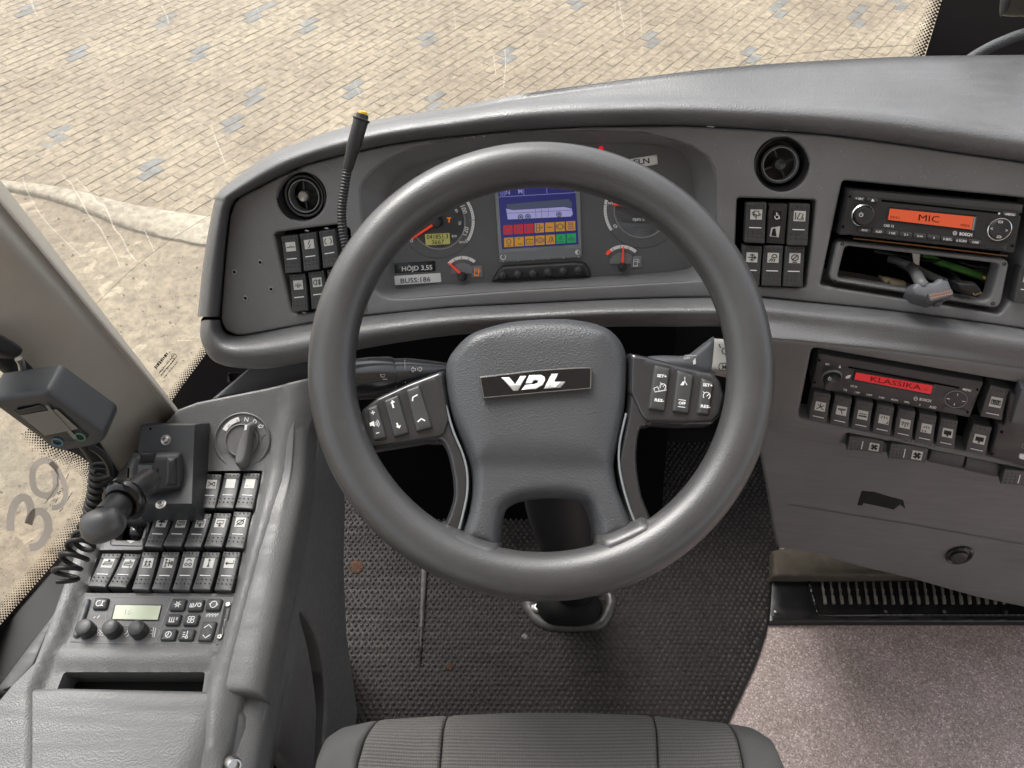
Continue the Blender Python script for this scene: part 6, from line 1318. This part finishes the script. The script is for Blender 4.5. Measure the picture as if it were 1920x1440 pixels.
HV = plane(U(300, 880, .925), -ray(300, 880) + np.array([.06, 0, .10]))
pf('valve_body', rpoly([(247, 846), (344, 844), (347, 880), (346, 921), (297, 927), (262, 926), (240, 912), (235, 880)], 10), HV, 'handset_grey', hb, H=.034, w=13, th=.030, skirt=.03, grid=9)
pf('valve_cover', rpoly([(302, 849), (340, 848), (343, 880), (342, 917), (300, 922)], 9), HV, 'black_plastic', hb, H=.038, w=16, th=.034, skirt=.01, grid=8)
pf('valve_label', rpoly([(264, 849), (293, 849), (289, 868), (260, 869)], 1), HV.up(.034), 'label_black', hb, H=.001, w=1, skirt=.004)
pf('valve_band', rpoly([(259, 872), (286, 872), (283, 903), (256, 905)], 1), HV.up(.034), 'connector_grey', hb, H=.001, w=1, skirt=.004)
for P in ([(239, 877), (243, 877), (242, 897), (238, 896)], [(294, 878), (298, 877), (297, 898), (293, 899)]): V, Fc = flat(P, HV.up(.030), .004); mk('valve_slot', V, Fc, 'void_black', hb, smooth=False)
p0 = U(284, 896, .845); p1 = U(228, 944, .79); p2 = U(150, 1002, .745)
V, Fc = lathe(p0, p1, [(-.05, .008), (.05, .0125), (.5, .0145), (.8, .0145), (1, .0135)], 22); mk('lever_stem', V, Fc, 'black_plastic', hb)
V, Fc = lathe(p0, p1, [(.78, .012), (.80, .021), (.86, .0235), (.93, .0235), (1.0, .021), (1.03, .017), (1.0, .012)], 30, cap=False); mk('lever_collar', V, Fc, 'gloss_black', hb)
V, Fc = lathe(U(228, 944, .79), U(200, 966, .772), [(0, .0135), (.2, .0150), (.6, .0140), (1.1, .0125)], 22); mk('lever_neck', V, Fc, 'black_plastic', hb)
kc = U(194, 984, .762); kx_ = (U(150, 1000, .762) - U(233, 972, .766)); kx_ /= np.linalg.norm(kx_); kz = -ray(194, 984); kz = kz - kx_ * (kz @ kx_); kz /= np.linalg.norm(kz); ky = np.cross(kz, kx_)
rows = []
for t in np.linspace(0, math.pi, 18):
    ring = []
    for p in np.linspace(0, 2 * math.pi, 28, endpoint=False):
        c_, s_ = math.cos(t), math.sin(t); e = lambda v, q: math.copysign(abs(v) ** q, v)
        x = .0208 * e(c_, .85); r_y = .0172 * e(s_, .75) * (1 + .10 * c_); r_z = .0158 * e(s_, .75)
        dent = -.0035 * math.exp(-((c_ - .0) / .45) ** 2) * max(0, -math.sin(p)) ** 2
        ring.append(kc + kx_ * x + ky * (r_y * math.cos(p + .0)) * 1.0 + kz * r_z * math.sin(p) + ky * dent)
    rows.append(ring)
V, Fc = loft(rows, close_v=True); mk('lever_knob', V, Fc, 'rim', hb, ang=80)

# ================================================================ climate panel
cl = thing('climate_panel', 'climate control panel with pale green display and three round knobs', 'climate panel', SC.pt((285, 1160)))
pf('panel_plate', rpoly([(158, 1114), (443, 1116), (413, 1211), (127, 1206)], 5), SC, 'lower_plastic', cl, H=.005, w=3, skirt=.006, grid=50)
CP = SC.up(.005)
V, Fc = puff([(214, 1132), (304, 1133), (297, 1164), (207, 1162)], CP, H=.0012, w=1.5, skirt=.001); mk('display_frame', V, Fc, 'black_plastic', cl)
V, Fc = flat([(217, 1134.5), (302, 1135.5), (295.5, 1162), (210.5, 1160.5)], CP, .0016); lc = mk('display', V, Fc, 'lcd_green', cl, smooth=False)
mb = MB(); T(mb, '16', (240, 1147), 10, CP, .002, (1, 0), dy=(-.25, 1), bold=0); mb.build('digits', 'lcd_clear', lc, smooth=False)
ou = MB()
for P in ([(205, 1119), (325, 1119), (300, 1176), (203, 1172), (197, 1163)], [(153, 1197), (166, 1178), (296, 1178), (300, 1186), (290, 1206), (150, 1204)], [(322, 1120), (414, 1120), (421, 1126), (402, 1202), (396, 1205), (292, 1204)], [(172, 1120), (200, 1120), (204, 1126), (200, 1143), (168, 1143)]):
    V, Fc = stroke(rpoly(P, 5, 3), .9, CP, .0005, True); ou.add(V, Fc)
ou.build('outline', 'bezel_grey', cl, smooth=False)
for (x, y), m in zip([(165.4, 1183.3), (214.5, 1184), (263, 1185)], range(3)):
    V, Fc = disc_lathe(CP, (x, y), [(16, 0), (15.6, .010), (14.6, .0128), (12.5, .0135), (.3, .0132)], 28, cap=False); kb_ = mk('panel_knob', V, Fc, 'black_plastic', cl)
def cbut(c, w, h, gl):
    P = rpoly([(c[0] - w / 2 + h * .14, c[1] - h / 2), (c[0] + w / 2 + h * .14, c[1] - h / 2), (c[0] + w / 2 - h * .14, c[1] + h / 2), (c[0] - w / 2 - h * .14, c[1] + h / 2)], 4)
    o = pf('panel_button', P, CP, 'switch_black', cl, H=.004, w=3, skirt=.002, grid=30); mb = MB()
    for L in gl: V, Fc = stroke([(c[0] + a - b_ * .25, c[1] + b_) for a, b_ in L], 1.5, CP, .0045); mb.add(V, Fc)
    if gl: mb.build('symbol', 'print_white', o, smooth=False)
    return o
heat = [[(-6, -4), (-6, 4)], [(-2, -4), (-2, 4)], [(2, -4), (2, 4)], [(-7, 5), (4, 5)]]
cbut((188, 1131), 27, 22, [arc((-3, 0), 5, 60, 300, 8), [(2, -4), (8, -4)], [(4, -4), (3, 4)], [(0, 4), (6, 4)]])
cbut((333, 1133), 29, 23, [arc((0, 0), 3.5, 0, 360, 8)] + [[D_(60 * k)[0:1] + D_(60 * k)[1:2], (D_(60 * k)[0] * 6.5, D_(60 * k)[1] * 6.5)] for k in range(6)])
cbut((366.8, 1134), 29, 23, [[(-10, -3), (-10, 3)], [(-7, -3), (-7, 3)], [(-4, -3), (-4, 3)], [(-11, 4), (-3, 4)], [(-1, 4), (2, -4)], arc((7, 0), 3.4, 0, 360, 8)])
cbut((400.5, 1133), 29, 23, [arc((0, 0), 6, 0, 360, 12), [(-8, -2), (-6, 2)], [(6, -2), (8, 2)]])
cbut((324, 1161), 28, 22, heat + [[(6, -3), (9, -3), (6, 1), (9, 1)]]); cbut((358, 1161.5), 28, 22, [arc((-3, -3), 3, 0, 360, 8), arc((3, -3), 3, 0, 360, 8), arc((-3, 3), 3, 0, 360, 8), arc((3, 3), 3, 0, 360, 8)])
cbut((315.5, 1189.5), 29, 22, [arc((0, 0), 5.5, 0, 360, 12), [(0, -4), (-.5, 0), (-3, 3)]]); cbut((349.5, 1189.5), 29, 22, [[(1, -7), (1, 3)], arc((1, 5), 2.5, 0, 360, 8), [(-7, -4), (-3, -4)], [(-7, 0), (-3, 0)], [(-7, 4), (-3, 4)]])
cbut((388, 1183), 28, 38, [[(-7, -6), (1, -12), (7, -6)], [(-6, 7), (0, 13), (8, 7)]])
mb = MB()
V, Fc = flat(rpoly([(386, 1149), (412, 1149), (409, 1158), (383, 1158)], 4), CP, .0004); mk('symbol_field', V, Fc, 'dial_disc', cl, smooth=False)
for k in range(4): V, Fc = stroke([(387 + 5.5 * k, 1156), (389 + 5.5 * k, 1152), (391 + 5.5 * k, 1153), (393 + 5.5 * k, 1150)], 1.3, CP, .0009); mb.add(V, Fc)
for c_ in ((188, 1186),):
    for dx_, dy_ in ((-3, -3), (3, -3), (-3, 3), (3, 3)): V, Fc = stroke(circ((c_[0] + dx_, c_[1] + dy_), 2.6, 8), 1, CP, .0006, True); mb.add(V, Fc)
for L in ([(233, 1190), (238, 1186), (240, 1180)], [(240, 1188), (247, 1182)], [(236, 1194), (242, 1190)], [(288, 1176), (286, 1194)], [(292, 1177), (289, 1195)], [(283, 1182), (286, 1182)], [(282, 1188), (285, 1188)], [(175, 1159), (179, 1156)], [(182, 1159), (187, 1154)]): V, Fc = stroke(L, 1.3, CP, .0006); mb.add(V, Fc)
mb.build('lettering', 'print_white', cl, smooth=False)
pf('side_strip', rpoly([(158, 1121), (168, 1121), (168, 1128), (146, 1194), (135, 1194), (135, 1186)], 5), CP, 'connector_grey', cl, H=.004, w=4, skirt=.002, grid=30)
pf('slider_strip', rpoly([(421, 1129), (433, 1129), (434, 1137), (420, 1199), (408, 1199), (407, 1192)], 5), CP, 'grille_black', cl, H=.002, w=3, skirt=.002, grid=30)
pf('slider', rpoly([(420, 1160), (425, 1160), (418, 1192), (412, 1192)], 2), CP.up(.002), 'steel', cl, H=.002, w=2, skirt=.001)
for c_ in ((428, 1134), (412.5, 1194.5)): V, Fc = disc_lathe(CP.up(.002), c_, [(4.5, 0), (4, .002), (2, .002), (1.6, .0005), (.2, .0005)], 12, cap=False); mk('screw', V, Fc, 'steel', cl)

# ================================================================ breath test handset with its coiled cord
bh = thing('handset', 'black breathalyser handset in a holder beside the beige pillar', 'handset', U(90, 790, .68))
HF = tri((90, 733, .655), (-15, 733, .650), (150, 845, .703))
pf('handset_body', rpoly([(-30, 750), (89, 733), (196, 808), (199, 818), (194, 830), (178, 839), (119, 850), (100, 845)], [8, 8, 8, 6, 6, 8, 8, 8]), HF, 'handset_grey', bh, H=.008, w=8, th=.008, skirt=.026, grid=14)
pf('handset_screen', rpoly([(23, 772), (75, 759), (167, 817), (163, 824), (105, 837), (92, 832)], 5), HF.up(.008), 'label_black', bh, H=.0012, w=1.5, skirt=.001, grid=30)
V, Fc = flat([(37.5, 779), (106, 767), (147, 804), (84, 817)], HF.up(.0092), .0006); mk('handset_display', V, Fc, 'lcd_clear', bh, smooth=False)
V, Fc = flat([(84, 761), (90, 760), (146, 822), (138, 824)], HF.up(.0092), .0011); mk('handset_glare', V, Fc, 'lcd_clear', bh, smooth=False)
for c_, m in (((108, 828.5), 'ring_blue'), ((150, 819), 'ring_green')):
    V, Fc = disc_lathe(HF.up(.0092), c_, [(11, 0), (10.4, .0012), (8.8, .0012), (8.2, 0)], 20, cap=False); o_ = mk('handset_button', V, Fc, m, bh)
V, Fc = flat([(31, 765), (74, 757), (75, 761), (34, 769)], HF.up(.008), .0006); mk('vent_slot', V, Fc, 'void_black', bh, smooth=False)
pf('handset_holder', sm([(98, 716), (116, 718), (136, 738), (152, 760), (166, 774), (160, 785), (120, 760), (95, 735)], 3), tri((98, 716, .69), (166, 780, .725), (110, 760, .70)), 'gloss_black', bh, H=.012, w=9, skirt=.02, grid=10)
pf('holder_mount', sm([(-40, 600), (2, 618), (30, 634), (50, 648), (53, 661), (40, 676), (10, 672), (-40, 655)], 3), tri((-40, 600, .62), (53, 660, .66), (0, 690, .64)), 'seal', bh, H=.02, w=14, skirt=.03, grid=10)
V, Fc = tube(cr([U(34, 672, .665), U(40, 682, .67), U(42, 700, .675)], 5), .003, 8); mk('holder_arm', V, Fc, 'steel', bh)
V, Fc = tube(cr([U(172, 838, .72), U(190, 850, .74), U(204, 870, .765), U(208, 890, .78)], 6), .0035, 8); mk('cord', V, Fc, 'cable_black', bh)
ctr = cr([U(190, 876, .79), U(188, 905, .80), U(184, 935, .81), U(176, 965, .82), U(165, 1000, .815), U(148, 1030, .80), U(128, 1062, .79), U(120, 1092, .785)], 30); ctr = np.array(ctr)
S = np.concatenate([[0], np.cumsum(np.linalg.norm(np.diff(ctr, axis=0), axis=1))]); Ltot = S[-1]
n_ = 620; s_ = np.linspace(0, Ltot, n_); C_ = np.stack([np.interp(s_, S, ctr[:, k]) for k in range(3)], 1); Tn = np.gradient(C_, axis=0); Tn /= np.linalg.norm(Tn, axis=1, keepdims=True)
aa = np.cross(Tn, RT); aa /= np.linalg.norm(aa, axis=1, keepdims=True); bb = np.cross(Tn, aa); frac = s_ / Ltot
turn = np.cumsum(np.interp(frac, [0, .45, .55, 1], [1 / .0085, 1 / .0085, 1 / .0125, 1 / .0125]) * Ltot / n_) * 2 * math.pi
rad = np.interp(frac, [0, .5, .75, 1], [.0092, .0098, .0125, .0115])[:, None]
hel = C_ + rad * (np.cos(turn)[:, None] * aa + np.sin(turn)[:, None] * bb); V, Fc = tube(hel, .0026, 7); mk('coiled_cord', V, Fc, 'cable_black', bh, ang=80)

# ================================================================ gooseneck microphone
gm_ = thing('gooseneck_microphone', 'black gooseneck microphone with yellow tip standing before the dashboard', 'microphone', U(668, 590, .90))
MD = lambda x, y: U(x, y, .835 + .00010 * (y - 220))
V, Fc = lathe(MD(678, 222), MD(651, 318), [(0, .0085), (.01, .0095), (.03, .0095), (.05, .0082), (.1, .0080), (.62, .0076), (.66, .0066), (.97, .0060), (1, .0052)], 22); mk('microphone_body', V, Fc, 'black_plastic', gm_)
V, Fc = lathe(MD(678, 223), MD(680.3, 214), [(0, .0068), (.9, .0066), (1, .0058)], 20); mk('microphone_cap', V, Fc, 'black_plastic', gm_)
V, Fc = lathe(MD(680, 215.5), MD(681, 209), [(0, .0052), (.8, .0050), (1, .004)], 18); mk('microphone_tip', V, Fc, 'yellow', gm_)
ct = np.array(cr([MD(652, 314), MD(646, 350), MD(641, 390), MD(642, 425), MD(648, 460), MD(660, 520), MD(672, 580)], 24)); S = np.concatenate([[0], np.cumsum(np.linalg.norm(np.diff(ct, axis=0), axis=1))])
s_ = np.arange(0, S[-1], .0008); C_ = np.stack([np.interp(s_, S, ct[:, k]) for k in range(3)], 1); V, Fc = tube(C_, .0049 + .0007 * np.cos(s_ / .0034 * 2 * math.pi), 12); mk('gooseneck', V, Fc, 'black_plastic', gm_, ang=80)
V, Fc = tube(cr([U(690, 548, .905), U(684, 566, .90), U(687, 585, .905)], 5), .003, 8); mk('neck_clip', V, Fc, 'steel', gm_)

# ================================================================ driver seat
se = thing('driver_seat', 'driver seat cushion in grey ribbed fabric with dark seams', 'seat', (0, .1, .3))
SE = plane((0, 0, .485), (0, 0, 1))
xt = [560, 592, 600, 612, 640, 708, 840, 973, 1100, 1225, 1280, 1367, 1413, 1447, 1470, 1500]; yt = [1470, 1440, 1395, 1370, 1352, 1337, 1328, 1323, 1324, 1328, 1335, 1343, 1352, 1373, 1427, 1480]
def seat_extra(x, y):
    t = np.clip((y - np.interp(x, xt, yt)) / 60, 0, 1); f = -.045 * (1 - np.sqrt(1 - (1 - t) ** 2)) 
    bol = .014 * np.clip((780 - x) / 110, 0, 1) + .010 * np.clip((x - 1300) / 110, 0, 1)
    return f + bol * np.clip(t, 0, 1) - .006 * np.sin(np.clip((x - 840) / 385, 0, 1) * math.pi) * t
KW = dict(th=-.004, skirt=.05, grid=18, step=10, extra=seat_extra, ang=80)
YB = 1640
pf('seat_bolster', [(585, 1480), (592, 1440), (600, 1395), (612, 1370), (640, 1352), (709, 1337), (700, 1365), (688, 1400), (677, 1440), (650, YB), (540, YB)], SE, 'seat_side', se, H=.009, w=12, **KW)
pf('seat_panel', [(709, 1337), (775, 1331), (840, 1328), (833, 1370), (827, 1440), (815, YB), (650, YB), (677, 1440), (688, 1400), (700, 1365)], SE, 'seat_fabric', se, H=.008, w=9, **KW)
pf('seat_panel', [(840, 1328), (910, 1325), (973, 1323), (1100, 1324), (1225, 1329), (1229, 1370), (1232, 1440), (1240, YB), (815, YB), (827, 1440), (833, 1370)], SE, 'seat_fabric', se, H=.008, w=9, **KW)
pf('seat_panel', [(1225, 1329), (1280, 1335), (1367, 1343), (1377, 1390), (1387, 1440), (1410, YB), (1240, YB), (1232, 1440), (1229, 1370)], SE, 'seat_fabric', se, H=.008, w=9, **KW)
pf('seat_bolster', [(1367, 1343), (1413, 1352), (1435, 1362), (1449, 1377), (1462, 1400), (1474, 1440), (1520, YB), (1410, YB), (1387, 1440), (1377, 1390)], SE, 'seat_side', se, H=.009, w=12, **KW)
for L in ([(709, 1337), (700, 1365), (688, 1400), (677, 1440), (650, YB)], [(840, 1328), (833, 1370), (827, 1440), (815, YB)], [(1225, 1329), (1229, 1370), (1232, 1440), (1240, YB)], [(1367, 1343), (1377, 1390), (1387, 1440), (1410, YB)]):
    C_ = np.array(cr(L, 8)); h_ = seat_extra(C_[:, 0], C_[:, 1]) + .0015; V, Fc = tube(SE.P(C_[:, 0], C_[:, 1], -.004) + np.array([0, 0, 1.]) * (h_ + .004)[:, None], .0016, 6); mk('seat_seam', V, Fc, 'seam', se)
boxo('seat_base', (-.17, .24, -.35, .17, .12, .40), 'matt_black', parent=se)

# ================================================================ things at the top right corner
mi_ = thing('mirror', 'dark mirror housing hanging at the upper right corner of the windscreen', 'mirror', U(1890, 10, .95))
MR = tri((1870, 0, .94), (1930, 0, .90), (1880, 40, .96))
pf('mirror_housing', sm([(1880, -60), (1874, -10), (1872, 18), (1873, 34), (1882, 37), (1910, 38), (1990, 30), (1990, -60)], 3), MR, 'black_plastic', mi_, H=.010, w=12, skirt=.03, grid=14)
pf('mirror_lens', sm([(1876, -30), (1871, 10), (1871, 30), (1875, 34), (1885, 22), (1892, -5), (1894, -30)], 3), MR.up(.007), 'connector_grey', mi_, H=.006, w=5, skirt=.004, grid=10)
V, Fc = tube(cr([U(1790, 140, .93), U(1812, 116, .92), U(1850, 92, .91), U(1890, 74, .90), U(1925, 62, .89), U(1990, 48, .88)], 8), .0062, 12); mk('braided_cable', V, Fc, 'braid', None, label='grey braided cable rising from the dashboard top at the right', cat='cable')
# dust specks and scuffs on the pillar
pk = MB()
PS = tri(tuple([318, 772, .975]), tuple([20, 362, .655]), tuple([205, 885, .945]))
